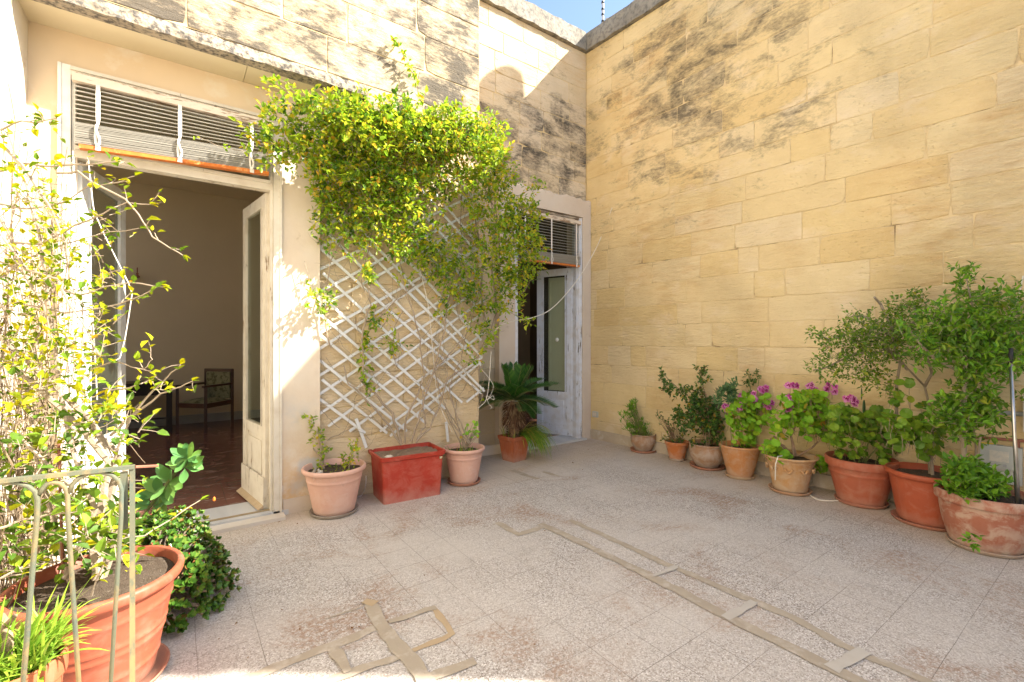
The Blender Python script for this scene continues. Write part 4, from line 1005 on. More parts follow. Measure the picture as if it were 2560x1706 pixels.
# 3 rose
B = place(1768,1168); t, b, s0 = potted('mottled bowl pot with a tall dark-leaved rose bush, on a wide pink-rimmed saucer', B, .25, .193, .12, 'lip', M_terra_grey, M_terra_dark, .185, bowl=.03)
lm = MB(); sm = MB(); tb = (B-CAM).dot(FW)
for l in ([(1768,1125),(1762,1060),(1745,1010),(1700,975),(1672,950),(1655,930)], [(1768,1125),(1772,1050),(1765,990),(1755,960),(1752,930),(1745,918)], [(1772,1125),(1775,1060),(1800,1000),(1790,970)], [(1764,1125),(1757,1070),(1720,1040),(1700,1030)]):
    sm.tube([at(u, v, tb+.08*R.uniform(-1,1)) for u, v in l], [.009,.008,.006,.005,.004,.003][:len(l)], 6)
for (u, v, ru, rv_, n) in ((1655,945,9,12,9),(1662,965,10,12,9),(1680,972,14,10,9),(1705,985,14,16,14),(1722,975,10,10,8),(1748,925,9,8,6),(1757,945,11,16,14),(1752,970,10,12,9),(1745,1005,32,26,60),(1765,1035,40,32,80),(1715,1045,28,22,34),(1790,1045,25,26,40),(1745,1070,40,20,45),(1780,1075,30,20,34),(1700,1040,18,18,18),(1735,1020,20,20,24)):
    for i in range(n):
        a = R.uniform(0,6.28); r_ = math.sqrt(R.random()); q = at(u+ru*r_*math.cos(a), v+rv_*r_*math.sin(a), tb+R.uniform(-.14,.14)); twiglet(lm, sm if R.random() < .6 else None, q, rv(1)+UP*.2, .055, 5, .044, .030)
for (u, v, n) in ((1740,1115,20),(1775,1110,24),(1795,1110,16)):
    for i in range(n): twiglet(lm, None, at(u+R.uniform(-16,16), v+R.uniform(-10,8), tb+R.uniform(-.1,.1)), rv(1)+UP*.8, .04, 4, .03, .018)
lm.build('foliage', M_rose, t); sm.build('stem', M_twig, t)
# flowers helper
def flower_head(pm, dm, c, r, n=4):
    for i in range(n):
        cc_ = Vector(c)+rv(r*.9); nn = (-FW*.8+UP*.35+rv(.5)).normalized(); u_ = nn.orthogonal().normalized(); w_ = nn.cross(u_)
        for k in range(5):
            a = k*1.2566+R.uniform(-.1,.1); d_ = u_*math.cos(a)+w_*math.sin(a); sd = nn.cross(d_); rr_ = r*.72
            pm.add([cc_, cc_+d_*rr_*.5+sd*rr_*.42, cc_+d_*rr_*.95+sd*rr_*.28, cc_+d_*rr_*1.02-sd*rr_*.28, cc_+d_*rr_*.5-sd*rr_*.42], [(0,1,2,3,4)])
            o_ = nn*.0015
            if k < 4: dm.add([cc_+o_, cc_+d_*rr_*.4+sd*rr_*.2+o_, cc_+d_*rr_*.62+o_, cc_+d_*rr_*.4-sd*rr_*.2+o_], [(0,1,2,3)])
def gera(t, tb, s0, blobs, flowers, mat, rl=(.024,.046), dep=.14, stemn=.35, fr=.042):
    lm = MB(); sm = MB(); pm = MB(); dm = MB()
    for (u, v, ru, rv_, n) in blobs:
        for i in range(n):
            a = R.uniform(0,6.28); r_ = math.sqrt(R.random()); q = at(u+ru*r_*math.cos(a), v+rv_*r_*math.sin(a), tb+R.uniform(-dep,dep))
            disc_leaf(lm, q, UP*R.uniform(.2,1)+rv(.75)-FW*R.uniform(.1,.9), R.uniform(*rl))
            if R.random() < stemn: sm.tube(path(q+Vector((R.uniform(-.03,.03),R.uniform(-.03,.03),-R.uniform(.04,.12))), q, .15, 3), .0018, 4, False)
    for (u, v) in flowers:
        q = at(u, v, tb-.03); sm.tube(path(q-UP*.09, q, .1, 3), .002, 4, False); pm = MB(); dm = MB()
        flower_head(pm, dm, q, fr, 4); fo_ = pm.build('flower', M_petal, t); WLOC[fo_.name] = WLOC[t.name]; dm.build('petal_blotches', M_blotch, fo_)
    lm.build('foliage', mat, t)
    return sm
# 4
B = place(1850,1192); t, b, s0 = potted('plain tapered terracotta pot holding magenta pelargonium and blue-green spurge', B, .315, .197, .12, 'lip', M_terra, M_terra_pale, .145)
tb = (B-CAM).dot(FW)
sm = gera(t, tb, s0, [(1870,1005,40,22,60),(1850,1040,45,30,70),(1890,1040,40,30,60),(1860,1075,35,28,45),(1905,1000,20,20,18),(1880,1105,25,12,12),(1845,1110,20,8,8)], [(1818,1022),(1826,1026),(1845,1018),(1856,993),(1880,990),(1884,1000),(1900,975),(1913,974),(1914,1014),(1922,1010)], M_gera)
lm = MB(); l2 = MB()
for (u, v, n) in ((1815,975,26),(1800,985,16),(1830,980,20),(1795,1005,16),(1825,1000,20),(1835,960,8)):
    for i in range(n):
        q = at(u+R.uniform(-9,9), v+R.uniform(-9,9), tb+R.uniform(-.08,.1))
        for j in range(3): leaf(lm, q, rv(1)+UP*.6, rv(1), .06, .018)
for (u, v, n) in ((1868,942,5),(1885,955,8),(1895,940,6),(1875,965,9),(1908,970,6)):
    for i in range(n): twiglet(l2, sm, at(u+R.uniform(-9,9), v+R.uniform(-8,8), tb+R.uniform(0,.15)), rv(1)+UP*.5, .04, 4, .034, .022)
for l in ([(1830,1130),(1826,1050),(1818,980)], [(1880,1130),(1880,1000),(1872,940)], [(1890,1130),(1892,1000),(1898,940)], [(1800,1125),(1806,1096),(1815,1100),(1818,1125)]): sm.tube([at(u, v, tb) for u, v in l], .004, 5)
lm.build('spurge_foliage', M_euph, t); l2.build('rose_shoots', M_rose, t); sm.build('stem', M_green_stem, t)
# 5
B = place(1975,1228); t, b, s0 = potted('ornate scalloped pale pot with moulded swags and a woody pelargonium', B, .325, .228, .14, 'flare', M_terra_pale, M_terra, .178, wob=scallop)
tb = (B-CAM).dot(FW)
sm = gera(t, tb, s0, [(1985,1000,40,26,60),(2030,1005,42,28,70),(1990,1040,42,30,60),(2045,1045,40,32,64),(1960,1045,30,28,34),(1950,1080,28,22,22),(2020,1080,26,20,22),(2065,1075,20,26,26),(1915,1132,20,18,0),(1925,1120,24,16,30),(1955,1145,26,14,30),(2042,1162,26,18,44),(2090,1040,30,30,26)],
          [(1976,962),(1984,966),(1976,993),(1985,996),(1968,1020),(1978,1024),(2032,970),(2072,970),(2080,974)], M_gera)
for l in ([(1985,1140),(1978,1090),(1990,1060),(2000,1030)], [(1980,1140),(1960,1115),(1925,1098)], [(1990,1140),(1975,1080),(1970,1060)], [(1995,1140),(2030,1120),(2045,1105)], [(1985,1142),(1945,1105),(1935,1090)]):
    sm.tube([at(u, v, tb+R.uniform(-.05,.05)) for u, v in l], [.011,.009,.008,.006][:len(l)], 6)
sm.build('stem', M_twig, t)
m = MB()
for k_ in range(9):     # moulded swags round the belly
    a0 = k_*6.283/9
    for q in range(9):
        a = a0+(q-4)*.035; z = .215-.035*math.cos((q-4)/4*1.4)+.02; rr_ = .14+(.2-.14)*z/.28+.004
        m.lathe([(.001,-.012),(.011,-.006),(.013,0),(.011,.006),(.001,.012)], b+Vector((rr_*math.cos(a), rr_*math.sin(a), z-.01)), 7)
m.build('moulded_swags', M_terra_pale, t, True)
m = MB(); q = b+UP*.33; m.tube([at(1955,1140,tb-.2), at(1945,1142,tb-.24), at(1939,1160,tb-.245), at(1938,1200,tb-.2)], .005, 6); m.build('hose_end', M_wirew, t)
# 6
B = place(2152,1257); t, b, s0 = potted('red plastic pot of round-leaved green geranium with a prickly pear pad', B, .375, .262, .17, 'band', M_terra_red, M_terra_red, .19, rings=(.82,))
tb = (B-CAM).dot(FW)
sm = gera(t, tb, s0, [(2110,1050,40,30,46),(2160,1060,50,34,70),(2120,1090,50,26,50),(2190,1080,50,34,60),(2220,1110,36,30,34),(2130,1130,40,18,26),(2095,1085,30,30,26),(2195,1040,30,20,20),(2210,1140,20,16,12),(2110,1025,24,14,14)], [(2126,998),(2134,1002)], M_gera2, (.022,.046))
for l in ([(2150,1160),(2140,1110),(2120,1070)], [(2155,1160),(2170,1110),(2185,1070)], [(2160,1160),(2200,1110),(2230,1080)]): sm.tube([at(u, v, tb) for u, v in l], [.006,.005,.004], 5)
sm.build('stem', M_green_stem, t)
m = MB()
for (u, v, ru, rv_) in ((2154,985,.013,.055),(2160,1020,.026,.07)):
    c = at(u, v, tb+.02); m.lathe([(.001,-rv_)]+[(ru*math.sin(i*math.pi/8), -rv_*math.cos(i*math.pi/8)) for i in range(1,8)]+[(.001,rv_)], c, 14, None, .35)
m.build('cactus_pad', M_euph, t, True)
m = MB()
for i in range(14): blade(m, fl(2205,1262)+Vector((R.uniform(-.02,.02),R.uniform(-.02,.02),.0)), rv(.8)+UP*.6+RT*.5, R.uniform(.08,.15), .009, .7)
m.build('weed', M_grassb, t)
# 7 tree pot
B = place(2316,1306); t, b, s0 = potted('red plastic pot with an airy small tree whose crown leans left', B, .385, .255, .175, 'rolled', terracotta('bright_red_plastic', (.38,.088,.040), (.32,.074,.034), (.44,.24,.17), .3, .55, .5), M_terra_red, .215, soil=M_soil)
lm = MB(); sm = MB(); tb = (B-CAM).dot(FW); l2 = MB()
trs = [[(2325,1190),(2320,1120),(2335,1060),(2312,965),(2270,925),(2240,900),(2225,870)], [(2330,1190),(2328,1150),(2332,1080),(2330,1050)], [(2240,1040),(2243,960),(2250,900),(2236,860),(2232,820)], [(2312,965),(2330,935),(2320,900)],
       [(2270,925),(2245,890),(2200,880),(2140,885),(2060,920),(2035,925)], [(2240,900),(2200,845),(2130,830),(2075,850),(2040,835)], [(2250,900),(2210,820),(2160,790),(2130,790)], [(2236,860),(2290,800),(2285,760)], [(2243,900),(2230,820),(2200,760),(2185,742)]]
for l in trs: sm.tube([at(u+R.uniform(-2,2), v+R.uniform(-2,2), tb+R.uniform(0,.12)) for u, v in l], [.011,.010,.009,.008,.006,.004,.003][:len(l)], 6)
for (u, v, ru, rv_, n) in ((2040,838,10,8,7),(2055,850,12,10,9),(2075,862,18,14,16),(2100,852,22,16,22),(2130,860,30,22,42),(2170,850,34,28,56),(2150,825,28,22,36),(2115,822,18,12,14),(2145,795,20,16,18),(2200,830,32,26,50),(2235,810,30,26,44),(2260,790,26,24,32),(2280,765,22,18,24),(2290,745,18,10,12),(2250,755,16,12,10),(2230,780,18,14,14),(2190,890,34,24,46),(2140,900,32,22,40),(2090,905,30,18,28),(2065,925,22,12,14),(2040,925,14,6,6),(2110,935,22,14,16),(2165,930,26,18,26),(2190,945,20,20,20),(2220,860,30,28,40),(2250,850,26,26,32),(2210,955,16,20,14),(2230,975,14,18,12),(2275,835,30,28,34),(2310,760,20,14,10),(2070,952,12,10,6),(2240,880,26,14,18),(2290,870,26,22,20)):
    for i in range(int(n*1.1)):
        a = R.uniform(0,6.28); r_ = math.sqrt(R.random())*1.5; q = at(u+ru*r_*math.cos(a), v+rv_*r_*math.sin(a), tb+R.uniform(-.12,.2)); twiglet(lm, sm if R.random() < .7 else None, q, rv(1)+UP*.15, .08, 4, .034, .019, sr=.0013)
for (u, v, ru, rv_, n) in ((2260,990,30,14,8),(2310,1100,50,28,44),(2270,1075,36,30,44),(2330,1130,36,20,20),(2230,1060,30,30,22),(2300,1040,40,30,18),(2240,1100,24,20,12),(2340,1080,30,25,14),(2290,1060,30,18,16),(2260,955,20,10,5),(2240,1015,14,20,8)):
    for i in range(n):
        a = R.uniform(0,6.28); r_ = math.sqrt(R.random()); q = at(u+ru*r_*math.cos(a), v+rv_*r_*math.sin(a), tb+R.uniform(-.12,.1)); disc_leaf(l2, q, UP*.6+rv(.7)-FW*.4, R.uniform(.025,.045), 7, .05); 
        if R.random() < .5: sm.tube(path(q-UP*.08+rv(.03), q, .1, 3), .002, 4, False)
lm.build('foliage', M_tree, t); l2.build('round_foliage', M_gera2, t); sm.build('branches', M_bark, t)
# 8 wide aged pot with a tall bush
B = place(2463,1368); t, b, s0 = potted('chalky wide bowl pot with a tall leafy bush, at the right edge', B, .36, .262, .18, 'band', M_terra_aged, M_terra_grey, .20, bowl=.01)
lm = MB(); sm = MB(); l3 = MB(); tb = (B-CAM).dot(FW)+.08
sm.tube([at(u, v, tb) for u, v in ((2412,1230),(2410,1150),(2408,1050),(2412,960),(2400,930),(2340,900),(2300,860),(2270,820))], [.017,.016,.015,.014,.011,.009,.007,.004], 8)
sm.tube([at(u, v, tb) for u, v in ((2412,1000),(2412,920),(2430,860),(2440,800),(2425,740),(2415,690))], [.013,.011,.009,.007,.005,.003], 7)
sm.tube([at(u, v, tb+.05) for u, v in ((2434,1230),(2440,1120),(2432,1050),(2440,960),(2440,880))], [.006,.006,.005,.005,.004], 6)
sm.tube([at(u, v, tb-.02) for u, v in ((2440,1230),(2444,1150),(2452,1085))], [.009,.008,.007], 6)
sm.tube([at(u, v, tb+.03) for u, v in ((2430,900),(2480,850),(2530,800),(2560,760))], [.008,.006,.005,.003], 6)
for (u, v, ru, rv_, n) in ((2415,690,12,24,14),(2440,690,10,14,6),(2430,735,18,18,18),(2445,765,22,20,26),(2400,720,12,14,6),(2460,800,34,24,50),(2420,810,40,24,60),(2380,815,34,24,46),(2350,835,34,24,44),(2330,860,30,20,30),(2400,850,44,26,70),(2450,850,44,28,76),(2500,820,34,30,46),(2520,780,26,30,26),(2540,830,26,40,46),(2480,880,44,28,72),(2430,895,40,26,60),(2380,890,36,24,40),(2460,920,34,18,36),(2540,880,24,26,30),(2510,900,30,20,30),(2540,930,24,20,20),(2300,830,34,24,30),(2320,900,34,18,20),(2350,780,30,16,12),(2470,760,24,16,12),(2500,740,20,20,10),(2545,745,20,24,18),(2340,800,20,16,14)):
    for i in range(int(n*1.0)):
        a = R.uniform(0,6.28); r_ = math.sqrt(R.random())*1.55; q = at(u+ru*r_*math.cos(a), v+rv_*r_*math.sin(a), tb+R.uniform(-.2,.25)); twiglet(lm if R.random() < .65 else l3, sm if R.random() < .6 else None, q, rv(1)+UP*.2, .07, 5, .052, .021, sr=.0014)
for (u, v, ru, rv_, n) in ((2440,985,40,20,26),(2370,1010,24,20,18),(2350,1050,24,26,18),(2480,1030,24,30,22),(2420,950,40,20,22),(2390,1040,34,24,30),(2440,1035,34,24,26),(2400,1065,34,20,22),(2460,1060,28,18,14),(2380,970,20,16,8),(2470,1000,20,14,8),(2420,1095,30,14,12),(2540,1010,24,8,5),(2475,1080,16,10,5)):
    for i in range(n):
        a = R.uniform(0,6.28); r_ = math.sqrt(R.random()); q = at(u+ru*r_*math.cos(a), v+rv_*r_*math.sin(a), tb+R.uniform(-.12,.12)); twiglet(lm if R.random() < .5 else l3, sm, q, rv(1)+UP*.3, .06, 5, .055, .028, sr=.0015)
for (u, v, ru, rv_, n) in ((2400,1190,40,24,46),(2440,1205,50,30,70),(2480,1220,40,26,46),(2400,1220,40,22,36),(2450,1240,50,20,44),(2420,1165,30,16,16),(2380,1165,20,14,8)):
    for i in range(n):
        a = R.uniform(0,6.28); r_ = math.sqrt(R.random()); q = at(u+ru*r_*math.cos(a), v+rv_*r_*math.sin(a), tb-.08+R.uniform(-.16,.12)); twiglet(lm, sm if R.random() < .4 else None, q, rv(.8)+UP*.6-FW*.3, .05, 5, .05, .026, sr=.0015)
for i in range(9): twiglet(lm, None, at(2432+R.uniform(-14,14), 1355+R.uniform(-12,10), tb-.32), rv(1)-FW*.4, .03, 3, .035, .026)
lm.build('foliage', M_citrus, t); l3.build('dark_foliage', M_tree, t); sm.build('stem', M_bark, t)
# dark pot at the very edge
B = place(2600,1372); t, b, s0 = potted('dark red pot mostly outside the right edge of the view', B, .2, .13, .1, 'lip', M_terra_dark)
lm = MB()
for i in range(20): twiglet(lm, None, s0+Vector((R.uniform(-.08,.08),R.uniform(-.08,.08),.03)), rv(1)+UP, .04, 4, .03, .018)
lm.build('foliage', M_citrus, t)

# ---------------------------------------------------------------- left foreground
Bp = Vector((-.255, 2.52, 0))
t, b, s0 = potted('huge red plastic pot with a woody hibiscus shrub, behind the iron railing', Bp, .43, .285, .185, 'rolled', M_hugepot, M_terra_dark, .235, rings=(.80,.5,.22), name='potted_plant', soild=.045)
lm = MB(); sm = MB(); lw_ = MB()
def br(l, ts, r0, r1, twn=0, tl=.12, k=2, LL=.042, LW=.026, gap=1, fl_=.6):
    P_ = []
    n = len(l)
    for i in range(n-1):
        for j in range(3):
            f = j/3; u = l[i][0]+(l[i+1][0]-l[i][0])*f; v = l[i][1]+(l[i+1][1]-l[i][1])*f; g = (i+f)/(n-1)
            P_.append(at((u+R.uniform(-2,2))*D2, (v+R.uniform(-2,2))*D2, ts[0]+(ts[1]-ts[0])*g))
    P_.append(at(l[-1][0]*D2, l[-1][1]*D2, ts[1])); m_ = len(P_)
    sm.tube(P_, [r0+(r1-r0)*i/(m_-1) for i in range(m_)], 6, False)
    for i in range(twn):
        j = min(m_-1, int(m_*(R.random()**.7))); e = P_[j]+rv(tl)+UP*tl*.15
        sm.tube(path(P_[j], e, .2, 4, .03), [.0022,.002,.0017,.0014,.001], 4, False)
        for q in range(k):
            s_ = R.uniform(.45,1.1); leaf(lm, e+rv(.012), rv(1)+UP*.3, UP+rv(.7), LL*s_, LW*s_)
        if R.random() < .5:
            q = P_[j]+(e-P_[j])*.5; leaf(lm, q, rv(1)+UP*.2, UP+rv(.7), LL*.6, LW*.6)
    tipd = (P_[-1]-P_[-2]).normalized()
    for q in range(3): leaf(lm, P_[-1], tipd+rv(.6), UP+rv(.5), LL*R.uniform(.6,1), LW*R.uniform(.5,.9))
TB = (Bp-CAM).dot(FW)
# main wood
br([(225,1330),(215,1250),(235,1150),(250,1060),(190,985),(120,920),(40,850),(-10,810)], (TB+.0,TB+.1), .020, .009, 16)
br([(225,1330),(235,1230),(262,1100),(248,1040),(205,960),(130,890),(30,800),(-10,770)], (TB+.02,TB+.2), .017, .008, 16)
br([(232,1335),(280,1200),(290,1080),(260,1030),(215,990),(150,930)], (TB+.05,TB+.2), .015, .007, 12)
br([(150,1330),(190,1240),(218,1170),(190,1110),(165,1020),(140,900),(120,760),(105,640),(85,520),(60,430),(20,310)], (TB-.05,TB+.1), .012, .004, 44)
br([(160,1340),(120,1180),(80,1040),(60,900),(90,760),(130,620),(120,500),(100,420)], (TB,TB+.3), .010, .004, 40)
br([(260,1060),(300,960),(350,900),(385,865),(415,838)], (TB+.1,TB+.1), .006, .002, 7, .08)
br([(255,1000),(300,960),(370,905),(400,895),(443,876)], (TB+.1,TB+.1), .006, .002, 7, .08)
br([(250,900),(300,890),(345,872)], (TB+.1,TB), .004, .0015, 5, .06)
br([(205,850),(260,830),(330,850),(350,825),(342,810)], (TB,TB), .003, .0015, 4, .05)
br([(130,400),(180,395),(230,430),(290,460),(330,510),(350,545),(390,570),(420,587)], (TB,TB), .005, .002, 6, .05)
br([(20,560),(100,560),(170,520),(240,490),(290,465),(345,470)], (TB,TB+.05), .005, .002, 8, .06)
br([(0,600),(80,640),(180,680),(240,660),(300,650),(375,660)], (TB,TB+.05), .005, .002, 10, .06)
br([(60,700),(150,720),(230,710),(300,690),(370,655)], (TB,TB+.05), .004, .002, 10, .07)
br([(0,640),(70,590),(150,560),(220,540),(320,525)], (TB,TB+.05), .004, .0015, 8, .06)
br([(0,470),(60,480),(140,470),(200,430),(270,420),(310,405)], (TB,TB+.05), .004, .0015, 9, .06)
br([(0,395),(40,375),(120,382),(200,378),(275,372),(290,375)], (TB,TB+.05), .005, .002, 7, .05)
br([(0,300),(50,278),(90,282),(130,272)], (TB-.1,TB-.1), .004, .002, 8, .04)
br([(0,330),(50,380),(110,470),(150,560),(160,640)], (TB-.1,TB), .007, .004, 16)
br([(0,500),(30,560),(60,640),(100,700),(120,780)], (TB-.1,TB), .006, .004, 16)
br([(5,545),(60,620),(130,640),(160,700),(200,760),(230,820)], (TB-.1,TB), .005, .003, 16)
br([(0,980),(40,1000),(120,1080),(165,1120),(180,1190)], (TB-.1,TB), .007, .005, 12)
br([(0,1215),(50,1195),(120,1180),(190,1175)], (TB-.2,TB-.1), .005, .003, 8)
br([(0,1330),(60,1300),(140,1290)], (TB-.3,TB-.1), .004, .003, 6)
br([(210,1370),(245,1270),(290,1290),(310,1300)], (TB-.12,TB-.15), .004, .002, 6, .05)
br([(230,1250),(330,1230),(400,1190),(460,1150)], (TB,TB+.3), .004, .002, 4, .04)
for (u, v, ru, rv_, n, ll) in ((60,640,70,60,50,.04),(80,760,80,70,70,.045),(60,880,70,70,50,.05),(180,830,60,60,40,.045),(220,920,60,60,40,.06),(130,1000,80,70,50,.06),(300,990,40,50,26,.05),(60,1100,70,80,40,.065),(190,1120,70,70,40,.065),
                          (90,1220,90,60,50,.07),(230,1200,60,70,46,.065),(60,1290,60,40,26,.07),(190,1270,80,50,36,.065),(270,1240,40,50,30,.06),(30,1380,50,40,6,.07),(80,500,70,60,28,.035),(50,400,50,50,16,.035),(160,560,70,50,24,.035),(100,300,60,20,5,.035),(230,640,40,40,14,.04),(240,760,30,50,14,.04),(250,530,60,60,8,.035)):
    for i in range(n):
        a = R.uniform(0,6.28); r_ = math.sqrt(R.random()); q = at((u+ru*r_*math.cos(a))*D2, (v+rv_*r_*math.sin(a))*D2, TB+R.uniform(-.22,.35))
        if q.x < -.71: q.x = -.71+R.uniform(0,.05)
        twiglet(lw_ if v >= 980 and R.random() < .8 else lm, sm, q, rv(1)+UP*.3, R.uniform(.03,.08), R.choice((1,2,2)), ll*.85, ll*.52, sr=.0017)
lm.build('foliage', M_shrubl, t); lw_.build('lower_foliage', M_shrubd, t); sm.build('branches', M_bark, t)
# dry climber tangle on the sunny wall
t = thing('dry_climber', 'tangle of dry leafless climber stems up the sunlit left wall', 'climber', (-.6, 3.3, 0))
sm = MB(); lm = MB()
for i in range(95):
    y = R.uniform(2.7,3.85); x0 = -.72+abs(R.gauss(0,.10)); z1 = R.uniform(1.0,2.5); P_ = []; q = Vector((x0, y, 0.0)); n = 16
    dx, dy = R.uniform(-.006,.014), R.uniform(-.02,.02)
    for j in range(n+1):
        P_.append(q.copy()); q = q+Vector((dx+R.gauss(0,.016), dy+R.gauss(0,.025), z1/n)); q.x = max(-.73, min(q.x, -.42)); 
    sm.tube(P_, [R.uniform(.0025,.006)*(1-.6*j/n) for j in range(n+1)], 4, False)
for i in range(380):
    q = Vector((-.66+abs(R.gauss(0,.10)), R.uniform(2.5,3.8), R.uniform(.3,2.1))); e = q+rv(.22)+Vector((.06,0,0)); e.x = max(-.73, e.x); sm.tube(path(q, e, .25, 4, .05), .0016, 4, False)
    if R.random() < .5:
        for k in range(2): leaf(lm, e, rv(1), UP+rv(.6), .032, .02)
sm.build('stems', M_dead, t); lm.build('foliage', M_shrubl, t)
# jade bush
t = thing('jade_bush', 'low rounded jade plant bush with red-tipped fleshy leaves, on the paving beside the huge pot', 'bush', (-.12, 3.06, 0))
lm = MB(); sm = MB(); Cj = Vector((-.13,3.06,.02))
for i in range(1500):
    v = rv(1).normalized(); v.z = abs(v.z)
    bump_ = 1+.10*math.sin(v.x*7+1)*math.cos(v.y*6+2)+R.uniform(-.12,.05)
    q = Cj+Vector((v.x*.37, v.y*.38, v.z*.46))*bump_*(1 if R.random() < .75 else .8)
    if R.random() < .2: sm.tube(path(Cj+Vector((v.x*.1,v.y*.1,.08)), q, .1, 3), .005, 4, False)
    dd = (v+rv(.4)+UP*.15).normalized(); u_ = dd.orthogonal().normalized(); w_ = dd.cross(u_)
    for k in range(6):
        a = k*1.047+R.uniform(0,.6); el = .5 if k % 2 else 1.0; d_ = (u_*math.cos(a)+w_*math.sin(a))+dd*el
        s_ = R.uniform(.024,.036); leaf(lm, q, d_, dd, s_, s_*.72, .12, -.15)
lm.build('foliage', M_jade, t); sm.build('stems', M_bark, t)
m = MB(); m.lathe([(.001,.002),(.13,0),(.17,.16),(.18,.17),(.18,.19),(.165,.19),(.16,.15),(.001,.15)], (-.13,3.06,0), 30); m.build('pot', M_terra, t, True)
# fleshy succulent sprig
t = thing('potted_plant', 'tall fleshy grey-green succulent rosette reaching across the doorway, between huge pot and door', 'potted plant', (-.34, 3.35, 0))
m = MB(); m.lathe([(.001,.002),(.09,0),(.12,.2),(.13,.2),(.13,.225),(.115,.225),(.11,.19),(.001,.19)], (-.34,3.35,0), 30); m.build('pot', M_terra, t, True)
lm = MB(); sm = MB(); tt = 2.75
stem_p = [Vector((-.34,3.35,.19)), at(300*D2,1240*D2,tt+.1), at(340*D2,1170*D2,tt), at(385*D2,1110*D2,tt), at(425*D2,1060*D2,tt)]
sm.tube(stem_p, [.012,.011,.010,.009,.006], 8)
def fat(mb, p, d, n, L, W):
    d = d.normalized(); s_ = d.cross(n).normalized(); n = s_.cross(d); k = 7; vs = [p]; prof = [.18,.5,.85,1.0,.95,.7,.25]
    top_, bot = [], []
    for i in range(k):
        f = (i+1)/k; c = p+d*L*f+n*(.12*L*f*f); w_ = W/2*prof[i]; vs += [c-s_*w_, c+n*W*.06-n*W*.12, c+s_*w_]
    vs.append(p+d*L*1.03+n*(.12*L)); fs = [(0,1,2),(0,2,3)]
    for i in range(k-1):
        a = 1+3*i; fs += [(a, a+3, a+4, a+1), (a+1, a+4, a+5, a+2)]
    a = 1+3*(k-1); fs += [(a, a+3, a+1), (a+1, a+3, a+2)]; mb.add(vs, fs)
for (u, v, n, L) in ((430,1055,15,.105),(425,1075,9,.12),(385,1110,8,.13),(365,1140,7,.13),(350,1165,5,.12)):
    c = at(u*D2, v*D2, tt)
    for i in range(n):
        a = i*2.4; dd = RT*math.cos(a)+UP*(math.sin(a)*.9+.25)+FW*R.uniform(-.5,.4); fat(lm, c, dd+RT*.15, (-FW*.7+UP*.6+rv(.3)), L*R.uniform(.75,1.05), L*.42)
lm.build('foliage', M_succ, t, True); sm.build('stem', M_green_stem, t)
m = MB(); m.lathe([(.001,-.012),(.008,-.004),(.006,.01),(.001,.016)], at(492*D2,1148*D2,tt-.05), 8); m.lathe([(.001,-.012),(.008,-.004),(.006,.01),(.001,.016)], at(340*D2,1256*D2,tt-.25), 8); m.build('bud', M_orange, t)
# small grass pot, front left
Bs = Vector((-.42, 2.12, 0)); t, b, s0 = potted('small terracotta pot bursting with light green strappy grass, at the bottom left corner', Bs, .385, .13, .09, 'band', M_terra_dark, soild=.03)
m = MB()
for i in range(330): blade(m, s0+Vector((R.uniform(-.09,.09),R.uniform(-.09,.09),0)), rv(.85)+UP*R.uniform(.5,1.3), R.uniform(.09,.22), R.uniform(.007,.013), R.uniform(.6,1.8))
for i in range(26): blade(m, s0+Vector((R.uniform(-.05,.08),R.uniform(-.05,.05),0)), RT*R.uniform(.1,.9)+UP*1.2+rv(.2), R.uniform(.22,.34), .012, R.uniform(.4,1.2))
m.build('foliage', M_grassb, t)
m = MB(); m.tube([at(8*D2,1560*D2,1.45), at(18*D2,1480*D2,1.45), at(14*D2,1440*D2,1.47), at(2*D2,1415*D2,1.5)], [.016,.014,.015,.010], 7); m.tube([at(14*D2,1440*D2,1.47), at(34*D2,1415*D2,1.45)], [.010,.007], 6); m.build('dead_stump', M_dead, t)
# iron railing
YR = 1.84
t = thing('iron_railing', 'thin wrought-iron railing with hooped bars and green patina in the lower left foreground', 'railing', (-.4, YR, 0))
def ry(u, v): return onY(u, v, YR)
def zfoot(p, q):   # extend the line p->q down to the floor
    d = q-p; k = -p.z/d.z; return p+d*k
m = MB(); a, c = ry(0,1203), ry(337,1167); d_ = (a-c).normalized(); m.bar(c, c+d_*.62, .022, .010); m.build('top_rail', M_patina, t)
def bez(p, n=9):
    out = []
    for i in range(n):
        f = i/(n-1); out.append(p[0]*(1-f)**3+p[1]*3*f*(1-f)**2+p[2]*3*f*f*(1-f)+p[3]*f**3)
    return out
j1, j2 = ry(95,1232), ry(172,1230); ap = [ry(0,1210), ry(134,1207), ry(226,1184)]
def bend(l): return [ry(u, v) for u, v in l]
bars = [bend([(0,1207),(45,1208),(70,1216),(88,1230),(94,1250),(93,1290)])+[zfoot(ry(93,1290), ry(58,1706))],
        bend([(98,1236),(106,1222),(118,1210),(134,1206),(150,1209),(162,1219),(169,1236),(170,1290)])+[zfoot(ry(170,1290), ry(197,1706))],
        bend([(173,1232),(180,1213),(196,1196),(222,1184),(252,1181),(280,1188),(297,1203),(304,1225),(303,1290)])+[zfoot(ry(303,1290), ry(277,1706))]]
for p_ in bars: q = MB(); q.tube(p_, .0062, 8); q.build('hooped_bar', M_patina, t, True)
q = MB(); pp = ry(331,1171); q.bar(pp, Vector((pp.x, pp.y, 0)), .013, .013, up=(0,1,0)); q.build('end_post', M_patina, t)
q = MB(); q.bar(ry(310,1180), Vector((ry(310,1180).x, YR+.02, .82)), .018, .006, up=(0,1,0)); q.build('bracket', M_patina, t)
q = MB(); q.tube([ry(337,1168), onY(394,1165,YR+.05)], .0045, 6); q.build('tie_rod', M_rustrod, t)
